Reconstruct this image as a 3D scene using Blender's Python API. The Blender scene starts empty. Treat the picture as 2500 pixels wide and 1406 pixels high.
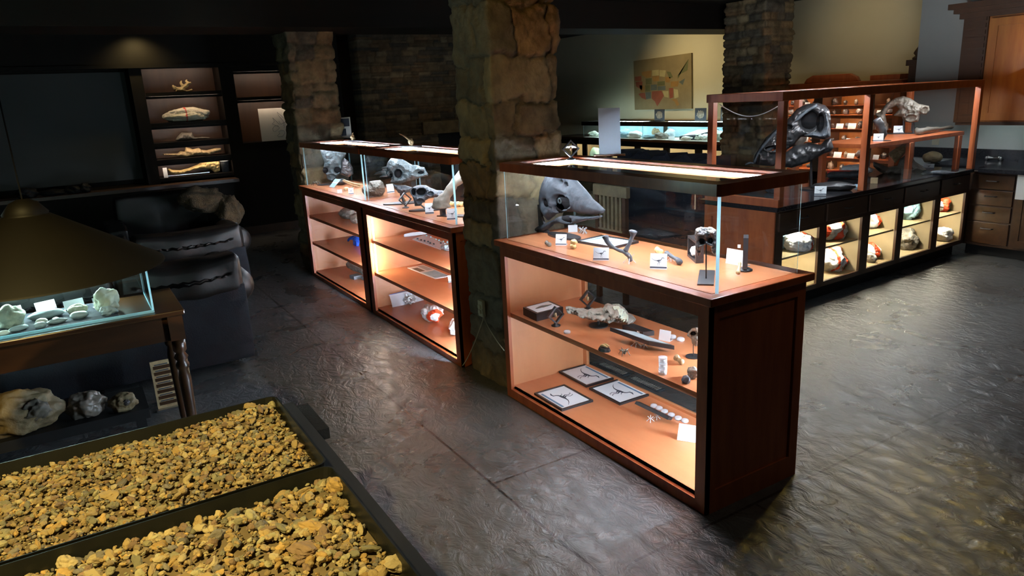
import bpy, math, random
import numpy as np
from mathutils import Vector, Matrix, noise
SC = bpy.context.scene
COL = SC.collection
# ---------------------------------------------------------------- camera
CAM = np.array([1.7765, -1.919, 1.6771])
_yaw, _pit, _rol, FOC = 2.5996, .2623, -.0506, 1745.7      # focal length in pixels of a 2500x1406 frame
_c, _s = math.cos, math.sin
_f = np.array([_c(_yaw)*_c(_pit), _s(_yaw)*_c(_pit), -_s(_pit)])
_r0 = np.array([_s(_yaw), -_c(_yaw), 0.]); _u0 = np.cross(_r0, _f)
_r = _c(_rol)*_r0 + _s(_rol)*_u0; _u = -_s(_rol)*_r0 + _c(_rol)*_u0
cd = bpy.data.cameras.new('camera'); cd.sensor_width = 36; cd.lens = FOC/2500*36; cd.clip_start = .05; cd.clip_end = 60
co = bpy.data.objects.new('camera', cd); COL.objects.link(co)
co.matrix_world = Matrix(((_r[0], _u[0], -_f[0], CAM[0]), (_r[1], _u[1], -_f[1], CAM[1]), (_r[2], _u[2], -_f[2], CAM[2]), (0, 0, 0, 1)))
SC.camera = co
# ---------------------------------------------------------------- world, exposure
SC.view_settings.view_transform = 'Standard'; SC.view_settings.look = 'None'
SC.view_settings.exposure = 0.0; SC.view_settings.gamma = 1; SC.view_settings.use_curve_mapping = False
w = bpy.data.worlds.new('world'); SC.world = w; w.use_nodes = True
w.node_tree.nodes['Background'].inputs[0].default_value = (.9, .75, .5, 1)
w.node_tree.nodes['Background'].inputs[1].default_value = .004
SC.cycles.transparent_max_bounces = 24
SC.cycles.max_bounces = 8
SC.cycles.sample_clamp_indirect = 6
# ---------------------------------------------------------------- room lamps (recessed ceiling spots, plus one added fill)
WARM = (1, .78, .42)
def spot(name, loc, to, power, size=60, blend=.6, col=WARM, rad=.05):
    l = bpy.data.lights.new(name, 'SPOT'); l.energy = power; l.spot_size = math.radians(size); l.spot_blend = blend
    l.color = col; l.shadow_soft_size = rad
    o = bpy.data.objects.new(name, l); COL.objects.link(o); o.location = loc
    o.rotation_euler = (Vector(to)-Vector(loc)).to_track_quat('-Z', 'Y').to_euler()
    return o
def area(name, loc, to, power, sx, sy, col=(1, 1, 1)):
    l = bpy.data.lights.new(name, 'AREA'); l.shape = 'RECTANGLE'; l.size = sx; l.size_y = sy; l.energy = power; l.color = col
    o = bpy.data.objects.new(name, l); COL.objects.link(o); o.location = loc
    o.rotation_euler = (Vector(to)-Vector(loc)).to_track_quat('-Z', 'Y').to_euler()
    return o
spot('ceiling_spot_or_fill', (.95, -2.5, 2.6), (-.25, -2.0, .7), 320, 58, .6, (1, .76, .28), .04)       # over the gravel trays
spot('ceiling_spot_or_fill', (-.5, -.9, 2.6), (-1.85, .0, 1.7), 15, 56, .9, (1, .72, .22), .05)         # on the near stone pillar
spot('ceiling_spot_or_fill', (-6.5, 4.9, 2.62), (-6.25, 6.4, 1.55), 95, 104, 1, (1, .80, .44), .08)          # map wall
spot('ceiling_spot_or_fill', (-3.5, 5.3, 2.6), (-3.6, 6.4, 2.1), 12, 100, 1, (1, .78, .38), .08)          # wall above the hutch
spot('ceiling_spot_or_fill', (-1.2, 4.6, 2.6), (-1.2, 5.6, 1.75), 34, 60, .9, (1, .66, .26), .08)         # kitchen cupboards
spot('ceiling_spot_or_fill', (-8.25, -.95, 2.6), (-8.45, -.95, 2.2), 14, 130, .9, (1, .8, .35), .03)     # bookcase header
spot('ceiling_spot_or_fill', (-4.6, -1.0, 2.6), (-5.6, -.1, 1.7), 1.2, 70, .9, (1, .68, .3), .06)
spot('ceiling_spot_or_fill', (1.0, 1.6, 2.6), (.6, .9, 0), 12, 110, 1, (1, .84, .6), .12)                 # added fill for the aisle and near case end panel
spot('ceiling_spot_or_fill', (-1.35, 4.35, 2.62), (.55, .30, 0), 75, 20, .9, (1, .70, .14), .10)           # kitchen aisle, mirrored in the floor
spot('ceiling_spot_or_fill', (-7.2, 2.6, 2.6), (-8.4, 2.6, 1.4), 5, 90, .9, (1, .8, .5), .06)            # fireplace stone
spot('ceiling_spot_or_fill', (-1.6, -2.6, 2.6), (-2.2, -2.4, .8), 4, 60, .8, (1, .72, .25), .05)          # console table
# ---------------------------------------------------------------- materials
def nt(name):
    m = bpy.data.materials.new(name); m.use_nodes = True
    return m, m.node_tree.nodes, m.node_tree.links, m.node_tree.nodes['Principled BSDF']
def ramp(N, stops):
    r = N.new('ShaderNodeValToRGB'); e = r.color_ramp.elements
    while len(e) < len(stops): e.new(.5)
    for k, (p, c) in zip(e, stops): k.position = p; k.color = (*c, 1)
    return r
def mat(name, c1, c2=None, rough=.5, scale=8, stretch=(1, 1, 1), bump=.0, bscale=40, spec=.5, metal=0, detail=6, sss=0, attr=None, coat=0, dist=.01):
    m, N, L, b = nt(name); c2 = c2 or tuple(x*.7 for x in c1)
    tc = N.new('ShaderNodeTexCoord'); mp = N.new('ShaderNodeMapping'); L.new(tc.outputs['Object'], mp.inputs[0]); mp.inputs['Scale'].default_value = stretch
    n = N.new('ShaderNodeTexNoise'); n.inputs['Scale'].default_value = scale; n.inputs['Detail'].default_value = detail; n.inputs['Roughness'].default_value = .6
    L.new(mp.outputs[0], n.inputs['Vector'])
    r = ramp(N, [(.3, c1), (.7, c2)]); L.new(n.outputs['Fac'], r.inputs[0])
    if attr:
        a = N.new('ShaderNodeAttribute'); a.attribute_name = attr
        x = N.new('ShaderNodeMix'); x.data_type = 'RGBA'; x.blend_type = 'MULTIPLY'; x.inputs['Factor'].default_value = 1
        L.new(r.outputs[0], x.inputs['A']); L.new(a.outputs['Color'], x.inputs['B']); L.new(x.outputs['Result'], b.inputs['Base Color'])
    else: L.new(r.outputs[0], b.inputs['Base Color'])
    b.inputs['Roughness'].default_value = rough; b.inputs['Specular IOR Level'].default_value = spec; b.inputs['Metallic'].default_value = metal
    b.inputs['Coat Weight'].default_value = coat; b.inputs['Coat Roughness'].default_value = .15
    if bump:
        n2 = N.new('ShaderNodeTexNoise'); n2.inputs['Scale'].default_value = bscale; n2.inputs['Detail'].default_value = 6; L.new(mp.outputs[0], n2.inputs['Vector'])
        bp = N.new('ShaderNodeBump'); bp.inputs['Strength'].default_value = bump; bp.inputs['Distance'].default_value = dist
        L.new(n2.outputs['Fac'], bp.inputs['Height']); L.new(bp.outputs[0], b.inputs['Normal'])
    return m
def glow(name, col, k):
    m, N, L, b = nt(name); b.inputs['Base Color'].default_value = (1, 1, 1, 1)
    b.inputs['Emission Color'].default_value = (*col, 1); b.inputs['Emission Strength'].default_value = k
    return m
def pane_mat(name, tint, refl=1.0, rough=0.0):
    m = bpy.data.materials.new(name); m.use_nodes = True; N = m.node_tree.nodes; L = m.node_tree.links; N.clear()
    o = N.new('ShaderNodeOutputMaterial'); t = N.new('ShaderNodeBsdfTransparent'); t.inputs[0].default_value = (*tint, 1)
    g = N.new('ShaderNodeBsdfGlossy'); g.inputs['Roughness'].default_value = rough
    f = N.new('ShaderNodeFresnel'); f.inputs['IOR'].default_value = 1.5
    k = N.new('ShaderNodeMath'); k.operation = 'MULTIPLY'; k.inputs[1].default_value = refl; L.new(f.outputs[0], k.inputs[0])
    x = N.new('ShaderNodeMixShader'); L.new(k.outputs[0], x.inputs[0]); L.new(t.outputs[0], x.inputs[1]); L.new(g.outputs[0], x.inputs[2]); L.new(x.outputs[0], o.inputs[0])
    return m
WST = (1, 1, 6)
M = dict(
    cherry=mat('cherry_wood', (.50, .13, .038), (.32, .072, .022), .38, 3, (6, 6, .8), .05, 60, coat=.25),
    cherry_h=mat('cherry_wood_board', (.63, .235, .100), (.55, .19, .078), .30, 2.5, (1, 5, 5), .03, 60, coat=.7),
    cherry_in=mat('cherry_wood_inner', (.60, .25, .105), (.53, .205, .085), .45, 3, (3, 3, 1)),
    walnut=mat('dark_wood', (.010, .006, .0035), (.006, .0035, .002), .7, 4, (1, 1, .2), spec=.25),
    walnut2=mat('dark_brown_wood', (.075, .034, .016), (.04, .02, .01), .4, 4, (1, 1, .2)),
    honey=mat('honey_wood', (.40, .15, .03), (.28, .09, .018), .4, 4, (4, 4, .6), coat=.2),
    maple=mat('maple_lining', (.52, .42, .25), (.46, .36, .20), .5, 3),
    table=mat('table_wood', (.058, .023, .0075), (.032, .013, .0045), .35, 4, (5, .8, 5), coat=.4),
    granite=mat('black_granite', (.012, .012, .014), (.03, .03, .035), .12, 60),
    black=mat('black_metal', (.012, .012, .014), (.02, .02, .022), .35),
    blackm=mat('matte_black', (.007, .007, .0075), (.010, .010, .011), .6, spec=.3),
    plastic=mat('black_plastic_tray', (.008, .0085, .008), (.012, .013, .010), .35, 20, bump=.05, bscale=200),
    leather=mat('black_leather', (.007, .005, .004), (.004, .0035, .0035), .42, 6, bump=.12, bscale=30),
    leatherb=mat('dark_suede', (.009, .010, .013), (.006, .006, .008), .9, 10, spec=.15, bump=.2, bscale=120),
    beige=mat('beige_plaster', (.56, .50, .34), (.52, .46, .31), .85, 2, bump=.05, bscale=80),
    grey=mat('grey_plaster', (.38, .39, .36), (.34, .35, .33), .85, 2),
    ceil=mat('dark_ceiling', (.014, .011, .008), (.010, .008, .006), .8, 3, spec=.2),
    beam=mat('dark_beam', (.014, .010, .007), (.009, .007, .005), .7, 4, (1, .1, 1), spec=.2),
    painted_dark=mat('socket_shade_and_cord', (.006, .006, .007), (.010, .010, .011), .9, spec=.1),  # near-black that puts socket shade into the colour; also used on a cord
    signw=mat('grey_white_board', (.46, .50, .55), (.45, .49, .54), .7),
    white=mat('white_card', (.80, .84, .86), (.76, .80, .83), .6),
    paper=mat('white_paper', (.82, .80, .72), (.80, .77, .69), .8),
    ink=mat('dark_ink', (.03, .045, .07), (.04, .05, .07), .7),
    navy=mat('blue_print', (.10, .20, .32), (.14, .27, .40), .7),
    plaster=mat('field_plaster', (.86, .85, .82), (.66, .67, .68), .85, 12, bump=.6, bscale=26, dist=.02),
    cream=mat('cream_plaster', (.66, .60, .44), (.50, .44, .30), .85, 10, bump=.6, bscale=26, dist=.02),
    tape=mat('orange_tape', (.80, .10, .03), (.68, .07, .02), .5, bump=.3, bscale=50),
    redtape=mat('red_tape', (.62, .03, .015), (.55, .03, .015), .5),
    boneskull=mat('mottled_skull_bone', (.030, .036, .043), (.014, .017, .021), .75, 26, bump=.45, bscale=60, dist=.006, spec=.25),
    bonegrey=mat('grey_fossil_bone', (.058, .070, .082), (.026, .030, .037), .6, 22, bump=.4, bscale=60, dist=.006),
    boneblue=mat('greenish_grey_fossil', (.046, .064, .068), (.022, .032, .035), .65, 20, bump=.35, bscale=50, dist=.006),
    bonedark=mat('dark_fossil_bone', (.040, .040, .042), (.016, .016, .017), .30, 16, bump=.3, bscale=40, dist=.006),
    bonetan=mat('tan_fossil_bone', (.50, .37, .20), (.30, .21, .10), .6, 14, bump=.5, bscale=40, dist=.008),
    boneyel=mat('yellow_bone', (.62, .46, .20), (.45, .31, .12), .6, 18, bump=.5, bscale=50, dist=.006),
    bonetaupe=mat('taupe_fossil_bone', (.15, .13, .10), (.08, .07, .055), .55, 14, bump=.5, bscale=40, dist=.006),
    rockgrey=mat('grey_crusted_rock', (.38, .36, .30), (.12, .105, .09), .85, 18, bump=.9, bscale=45, dist=.015),
    mineral=mat('pale_mineral', (.66, .68, .50), (.44, .52, .44), .45, 16, bump=.6, bscale=40, dist=.008),
    agate=mat('blue_grey_agate', (.42, .50, .52), (.28, .36, .40), .3, 12, bump=.2, bscale=30),
    whitestone=mat('white_stone', (.82, .82, .72), (.7, .74, .7), .4, 14, bump=.2),
    geode=mat('brown_geode', (.24, .18, .09), (.12, .085, .045), .6, 10, bump=.7, bscale=30, dist=.01),
    quartz=mat('milky_quartz', (.20, .165, .135), (.13, .11, .09), .25, 8, bump=.5, bscale=26, dist=.01),
    turq=mat('turquoise_rock', (.35, .55, .50), (.22, .42, .38), .6, 12, bump=.5, bscale=30),
    bluep=mat('bright_blue_plastic', (.01, .10, .60), (.01, .08, .5), .45),
    bluer=mat('pale_blue_rock', (.25, .50, .62), (.40, .60, .66), .6, 10, bump=.5),
    grout=mat('grey_foam_block', (.16, .18, .19), (.13, .15, .16), .8),
    screen=mat('dull_grey_screen', (.045, .047, .045), (.04, .042, .04), .6, 1),
    cloth=mat('dark_blue_cloth', (.010, .013, .024), (.016, .019, .03), .95, 20, bump=.3, bscale=80),
    shade=mat('olive_brown_metal', (.0045, .0034, .002), (.003, .0024, .0015), .6, 4, spec=.22),
    cable=mat('cream_cable', (.45, .40, .27), (.4, .35, .24), .5),
    ivory=mat('ivory_plastic', (.55, .52, .36), (.5, .47, .33), .4),
    fur=mat('brown_fur', (.12, .07, .03), (.05, .03, .015), .95, 20, bump=1, bscale=90, dist=.02),
    steel=mat('brushed_steel', (.5, .5, .5), (.4, .4, .4), .3, metal=1),
    led=glow('cool_led', (.70, .86, 1.0), 210),
    ledx=glow('shelf_led', (.62, .83, 1.0), 950), ledm=glow('back_shelf_led', (.60, .82, 1.0), 1700), ledy=glow('bright_shelf_led', (.66, .84, 1.0), 1500),
    ledlo=glow('cool_led_low', (.70, .86, 1.0), 140),
    ledw=glow('warm_led', (1, .90, .66), 190),
    ledg=glow('case_led', (.86, .93, 1.0), 360), leds=glow('stone_case_led', (.66, .98, .90), 420),
    ledc=glow('cubby_led', (1, .93, .72), 430),
    ledf=glow('far_led', (.70, .95, 1.0), 26),
    ledt=glow('soft_warm_led', (1, .76, .56), 75),
    glass=pane_mat('clear_acrylic', (.955, .975, .98), 1.0),
    glass2=pane_mat('clear_window', (.975, .985, .985), .45),
)
M['leather'].node_tree.nodes['Principled BSDF'].inputs['Specular IOR Level'].default_value = .25
def clearp():
    m, N, L, b = nt('clear_plastic'); b.inputs['Base Color'].default_value = (.93, .96, 1, 1); b.inputs['Roughness'].default_value = .12
    b.inputs['Alpha'].default_value = .38
    return m
M['clear'] = clearp()
def edgem():
    m = bpy.data.materials.new('acrylic_edge'); m.use_nodes = True; N = m.node_tree.nodes; L = m.node_tree.links; N.clear()
    o = N.new('ShaderNodeOutputMaterial'); a = N.new('ShaderNodeBsdfDiffuse'); b = N.new('ShaderNodeBsdfTranslucent'); x = N.new('ShaderNodeMixShader')
    for q in (a, b): q.inputs[0].default_value = (.50, .86, .97, 1)
    L.new(a.outputs[0], x.inputs[1]); L.new(b.outputs[0], x.inputs[2]); L.new(x.outputs[0], o.inputs[0]); return m
M['edge'] = edgem()
# ---------------------------------------------------------------- pixel helpers: where a line of sight of the photo meets a real surface
def ray(a, b): return _f + (a-1250)/FOC*_r - (b-703)/FOC*_u
def on(ax, a, b, v):
    d = ray(a, b); t = (v-CAM[ax])/d[ax]; return Vector(CAM+t*d)
def Z(a, b, z=0.): return on(2, a, b, z)
def Y(a, b, y): return on(1, a, b, y)
def X(a, b, x): return on(0, a, b, x)
# ---------------------------------------------------------------- mesh builder
class MB:
    def __init__(s): s.v = []; s.f = []; s.m = []
    def add(s, vs, fs, mi=0):
        o = len(s.v); s.v += [tuple(map(float, p)) for p in vs]; s.f += [tuple(i+o for i in q) for q in fs]; s.m += [mi]*len(fs); return s
    def box(s, x0, x1, y0, y1, z0, z1, mi=0):
        vs = [(x, y, z) for x in (x0, x1) for y in (y0, y1) for z in (z0, z1)]
        return s.add(vs, [(0, 1, 3, 2), (4, 6, 7, 5), (0, 4, 5, 1), (2, 3, 7, 6), (0, 2, 6, 4), (1, 5, 7, 3)], mi)
    def obox(s, c, sx, sy, sz, mat=None, mi=0):
        o = len(s.v); s.box(-sx/2, sx/2, -sy/2, sy/2, -sz/2, sz/2, mi); mt = mat or Matrix(); c = Vector(c)
        for i in range(o, len(s.v)): s.v[i] = tuple(c + (mt @ Vector(s.v[i])))
        return s
    def tube(s, pts, rad, n=10, flat=1.0, mi=0, nz=0, cap=True):
        pts = [Vector(p) for p in pts]; k = len(pts)
        if not hasattr(rad, '__len__'): rad = [rad]*k
        t0 = (pts[1]-pts[0]).normalized(); up = Vector((0, 0, 1)) if abs(t0.z) < .9 else Vector((1, 0, 0))
        x = t0.cross(up).normalized(); vs = []
        for i, p in enumerate(pts):
            t = (pts[min(i+1, k-1)]-pts[max(i-1, 0)]).normalized(); x = (x-t*x.dot(t)).normalized(); y = t.cross(x)
            for j in range(n):
                a = 2*math.pi*j/n; q = p+(x*math.cos(a)+y*math.sin(a)*flat)*rad[i]
                if nz: q += (q-p)*nz*noise.noise(q*38)
                vs.append(q)
        fs = [(i*n+j, i*n+(j+1) % n, (i+1)*n+(j+1) % n, (i+1)*n+j) for i in range(k-1) for j in range(n)]
        if cap: fs += [tuple(range(n))[::-1], tuple((k-1)*n+j for j in range(n))]
        return s.add(vs, fs, mi)
    def lathe(s, prof, c, n=20, sx=1, sy=1, mi=0):
        c = Vector(c); k = len(prof)
        vs = [c+Vector((r*math.cos(2*math.pi*j/n)*sx, r*math.sin(2*math.pi*j/n)*sy, z)) for r, z in prof for j in range(n)]
        fs = [(i*n+j, i*n+(j+1) % n, (i+1)*n+(j+1) % n, (i+1)*n+j) for i in range(k-1) for j in range(n)]
        fs += [tuple(range(n))[::-1], tuple((k-1)*n+j for j in range(n))]
        return s.add(vs, fs, mi)
    def prism(s, poly, o, ex, ey, en, d, mi=0):
        o = Vector(o); ex = Vector(ex); ey = Vector(ey); en = Vector(en); n = len(poly)
        vs = [o+ex*a+ey*b for a, b in poly]+[o+ex*a+ey*b+en*d for a, b in poly]
        fs = [tuple(range(n))[::-1], tuple(range(n, 2*n))]+[(i, (i+1) % n, n+(i+1) % n, n+i) for i in range(n)]
        return s.add(vs, fs, mi)
    def poly(s, pts, mi=0): return s.add(pts, [tuple(range(len(pts)))], mi)
    def slab(s, pts, dz, mi=0):
        n = len(pts); lo = [(p[0], p[1], p[2]) for p in pts]; hi = [(p[0], p[1], p[2]+dz) for p in pts]
        return s.add(lo+hi, [tuple(range(n))[::-1], tuple(range(n, 2*n))]+[(i, (i+1) % n, n+(i+1) % n, n+i) for i in range(n)], mi)
    def build(s, name, mats, parent=None, local=False, smooth=False, bevel=0, loc=None):
        me = bpy.data.meshes.new(name)
        vs = s.v
        if parent is not None and not local:
            inv = parent.matrix_world.inverted(); vs = [tuple(inv @ Vector(p)) for p in vs]
        if parent is None:
            if loc is None:
                a = np.array(vs); loc = ((a[:, 0].min()+a[:, 0].max())/2, (a[:, 1].min()+a[:, 1].max())/2, a[:, 2].min())
            vs = [(p[0]-loc[0], p[1]-loc[1], p[2]-loc[2]) for p in vs]
        me.from_pydata(vs, [], s.f); me.update()
        if not isinstance(mats, (list, tuple)): mats = [mats]
        for q in mats: me.materials.append(M[q] if isinstance(q, str) else q)
        if len(mats) > 1: me.polygons.foreach_set('material_index', s.m)
        if smooth: me.polygons.foreach_set('use_smooth', [True]*len(me.polygons))
        o = bpy.data.objects.new(name, me); COL.objects.link(o)
        if parent is not None:
            o.parent = parent
            o.matrix_world = parent.matrix_world.copy()
        else: o.location = loc
        if bevel:
            b = o.modifiers.new('bevel', 'BEVEL'); b.width = bevel; b.segments = 2; b.limit_method = 'ANGLE'; b.angle_limit = .7
        return o
def thing(name, label, cat, loc, rz=0, group=None):
    o = bpy.data.objects.new(name, None); COL.objects.link(o); o.empty_display_size = .05
    o.location = loc; o.rotation_euler = (0, 0, rz)
    o.matrix_world = Matrix.Translation(Vector(loc)) @ Matrix.Rotation(rz, 4, 'Z')
    o['label'] = label; o['category'] = cat
    if group: o['group'] = group
    return o
def tag(o, label, cat, group=None, kind=None):
    o['label'] = label; o['category'] = cat
    if group: o['group'] = group
    if kind: o['kind'] = kind
    return o
def struct(o): o['kind'] = 'structure'; return o
# ---------------------------------------------------------------- organic shapes
def ico(sub):
    t = (1+5**.5)/2
    v = [Vector(p).normalized() for p in [(-1, t, 0), (1, t, 0), (-1, -t, 0), (1, -t, 0), (0, -1, t), (0, 1, t), (0, -1, -t), (0, 1, -t), (t, 0, -1), (t, 0, 1), (-t, 0, -1), (-t, 0, 1)]]
    f = [(0, 11, 5), (0, 5, 1), (0, 1, 7), (0, 7, 10), (0, 10, 11), (1, 5, 9), (5, 11, 4), (11, 10, 2), (10, 7, 6), (7, 1, 8), (3, 9, 4), (3, 4, 2), (3, 2, 6), (3, 6, 8), (3, 8, 9), (4, 9, 5), (2, 4, 11), (6, 2, 10), (8, 6, 7), (9, 8, 1)]
    for _ in range(sub):
        cache = {}; nf = []
        def mid(a, b):
            k = (min(a, b), max(a, b))
            if k not in cache: v.append(((v[a]+v[b])/2).normalized()); cache[k] = len(v)-1
            return cache[k]
        for a, b, c in f:
            x, y, z = mid(a, b), mid(b, c), mid(c, a); nf += [(a, x, z), (b, y, x), (c, z, y), (x, y, z)]
        f = nf
    return v, f
ICO = {k: ico(k) for k in (1, 2, 3, 4)}
def blob(mb, c, r, amp=.2, freq=1.6, sub=3, seed=0, rot=None, mi=0, flat=None, sel=None, grow=1.0):
    v, f = ICO[sub]; c = Vector(c); off = Vector((seed*3.7, seed*1.3, -seed*2.1)); rot = rot or Matrix.Identity(3); out = []
    for p in v:
        k = 1+amp*noise.noise(p*freq+off)+amp*.4*noise.noise(p*freq*2.7+off)+amp*.15*noise.noise(p*freq*7+off)
        q = Vector((p.x*r[0], p.y*r[1], p.z*r[2]))*k*grow
        if flat is not None and q.z < -flat*r[2]: q.z = -flat*r[2]
        out.append(c+rot @ q)
    if sel is not None: f = [t for t in f if all(sel(v[i]) for i in t)]
    mb.add(out, f, mi); return mb
def rotz(a): return Matrix.Rotation(a, 3, 'Z')
def bone(mb, pts, rad, n=12, nz=.25, mi=0, steps=5, flat=1.0):
    P = [Vector(p) for p in pts]; out = []; rr = []; k = len(P)
    for i in range(k-1):
        p0, p1, p2, p3 = P[max(i-1, 0)], P[i], P[i+1], P[min(i+2, k-1)]
        for j in range(steps):
            t = j/steps; out.append(.5*((2*p1)+(p2-p0)*t+(2*p0-5*p1+4*p2-p3)*t*t+(-p0+3*p1-3*p2+p3)*t**3)); s_ = t*t*(3-2*t); rr.append(rad[i]*(1-s_)+rad[i+1]*s_)
    out.append(P[-1]); rr.append(rad[-1])
    rr[0] *= .6; rr[-1] *= .6
    mb.tube(out, rr, n, flat, mi, nz); return mb
def inflate(mb, outline, frame, T=.03, w=None, N=60, dents=(), holes=(), nz=.18, nf=30, mi=0, seed=0):
    """closed, thick body with the given outline (list of (s,z) metres in a vertical plane): frame = (base, dir, normal)"""
    P = np.array(outline, float); base, dr, nr = [np.array(q, float) for q in frame]
    mn, mx = P.min(0), P.max(0); res = max(mx-mn)/N; w = w or T*1.5
    gx = np.arange(mn[0]-res, mx[0]+2*res, res); gy = np.arange(mn[1]-res, mx[1]+2*res, res); GX, GY = np.meshgrid(gx, gy, indexing='ij')
    def sdf(poly):
        d = np.full(GX.shape, 1e9); ins = np.zeros(GX.shape, bool)
        for i in range(len(poly)):
            a, b = poly[i], poly[(i+1) % len(poly)]; e = b-a; L2 = max(e@e, 1e-12)
            t = np.clip(((GX-a[0])*e[0]+(GY-a[1])*e[1])/L2, 0, 1); d = np.minimum(d, np.hypot(GX-a[0]-t*e[0], GY-a[1]-t*e[1]))
            c = ((a[1] > GY) != (b[1] > GY)); ins ^= c & (GX < (b[0]-a[0])*(GY-a[1])/((b[1]-a[1]) if b[1] != a[1] else 1e-12)+a[0])
        return np.where(ins, d, -d)
    D = sdf(P)
    for h in holes: D = np.minimum(D, -sdf(np.array(h, float)))
    gdx, gdy = np.gradient(D, res)
    cc = (D[:-1, :-1]+D[1:, :-1]+D[:-1, 1:]+D[1:, 1:])/4 > 0
    nx, ny = D.shape; cnt = np.zeros((nx, ny), int)
    for di in (0, 1):
        for dj in (0, 1): cnt[di:nx-1+di, dj:ny-1+dj] += cc
    fi = {}; bi = {}; vs = []
    for i in range(nx):
        for j in range(ny):
            if cnt[i, j] == 0: continue
            x, y, d = GX[i, j], GY[i, j], D[i, j]
            if cnt[i, j] < 4:
                g = np.array([gdx[i, j], gdy[i, j]]); n_ = np.linalg.norm(g)
                if n_ > .3: g = g/n_; x -= g[0]*np.clip(d, -res, res); y -= g[1]*np.clip(d, -res, res)
                q = base+dr*x+np.array([0, 0, y]); vs.append(q); fi[i, j] = bi[i, j] = len(vs)-1
            else:
                u = max(min(d/w, 1), .05); h = T*math.sqrt(1-(1-u)**2)
                h *= 1+nz*2*noise.noise(Vector((x*nf, y*nf, seed)))+nz*noise.noise(Vector((x*nf*3, y*nf*3, seed+5)))
                for (cx, cz, rx, rz, k) in dents:
                    e = math.hypot((x-cx)/rx, (y-cz)/rz)
                    if e < 1: h *= 1-k*(1-e**4)
                    elif e < 1.3: h *= 1+.22*math.sin((e-1)/.3*math.pi)
                h = max(h, T*.04)
                q = base+dr*x+np.array([0, 0, y]); vs.append(q+nr*h); fi[i, j] = len(vs)-1; vs.append(q-nr*h); bi[i, j] = len(vs)-1
    fs = []
    for i, j in zip(*np.nonzero(cc)):
        k = [(i, j), (i+1, j), (i+1, j+1), (i, j+1)]
        a = [fi[t] for t in k]; b = [bi[t] for t in k][::-1]
        fs.append(tuple(a))
        if set(a) != set(b): fs.append(tuple(b))
    mb.add(vs, fs, mi); return mb
def vplane(base, az=None):
    """vertical plane through base; az = direction (radians) its right-hand side points to, default square to the line of sight"""
    b = np.array(base, float)
    if az is None:
        d = CAM-b; d[2] = 0; d /= np.linalg.norm(d); nr = d; dr = np.array([-d[1], d[0], 0])
    else: dr = np.array([math.cos(az), math.sin(az), 0]); nr = np.array([dr[1], -dr[0], 0])
    return b, dr, nr
def trace(fr, pts):
    b, dr, nr = fr; out = []
    for (a, c) in pts:
        d = ray(a, c); t = ((b-CAM)@nr)/(d@nr); q = CAM+t*d-b; out.append((float(q@dr), float(q[2])))
    return out
def crop(x0, y0, s, pts): return [(x0+a/s, y0+b/s) for a, b in pts]
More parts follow.
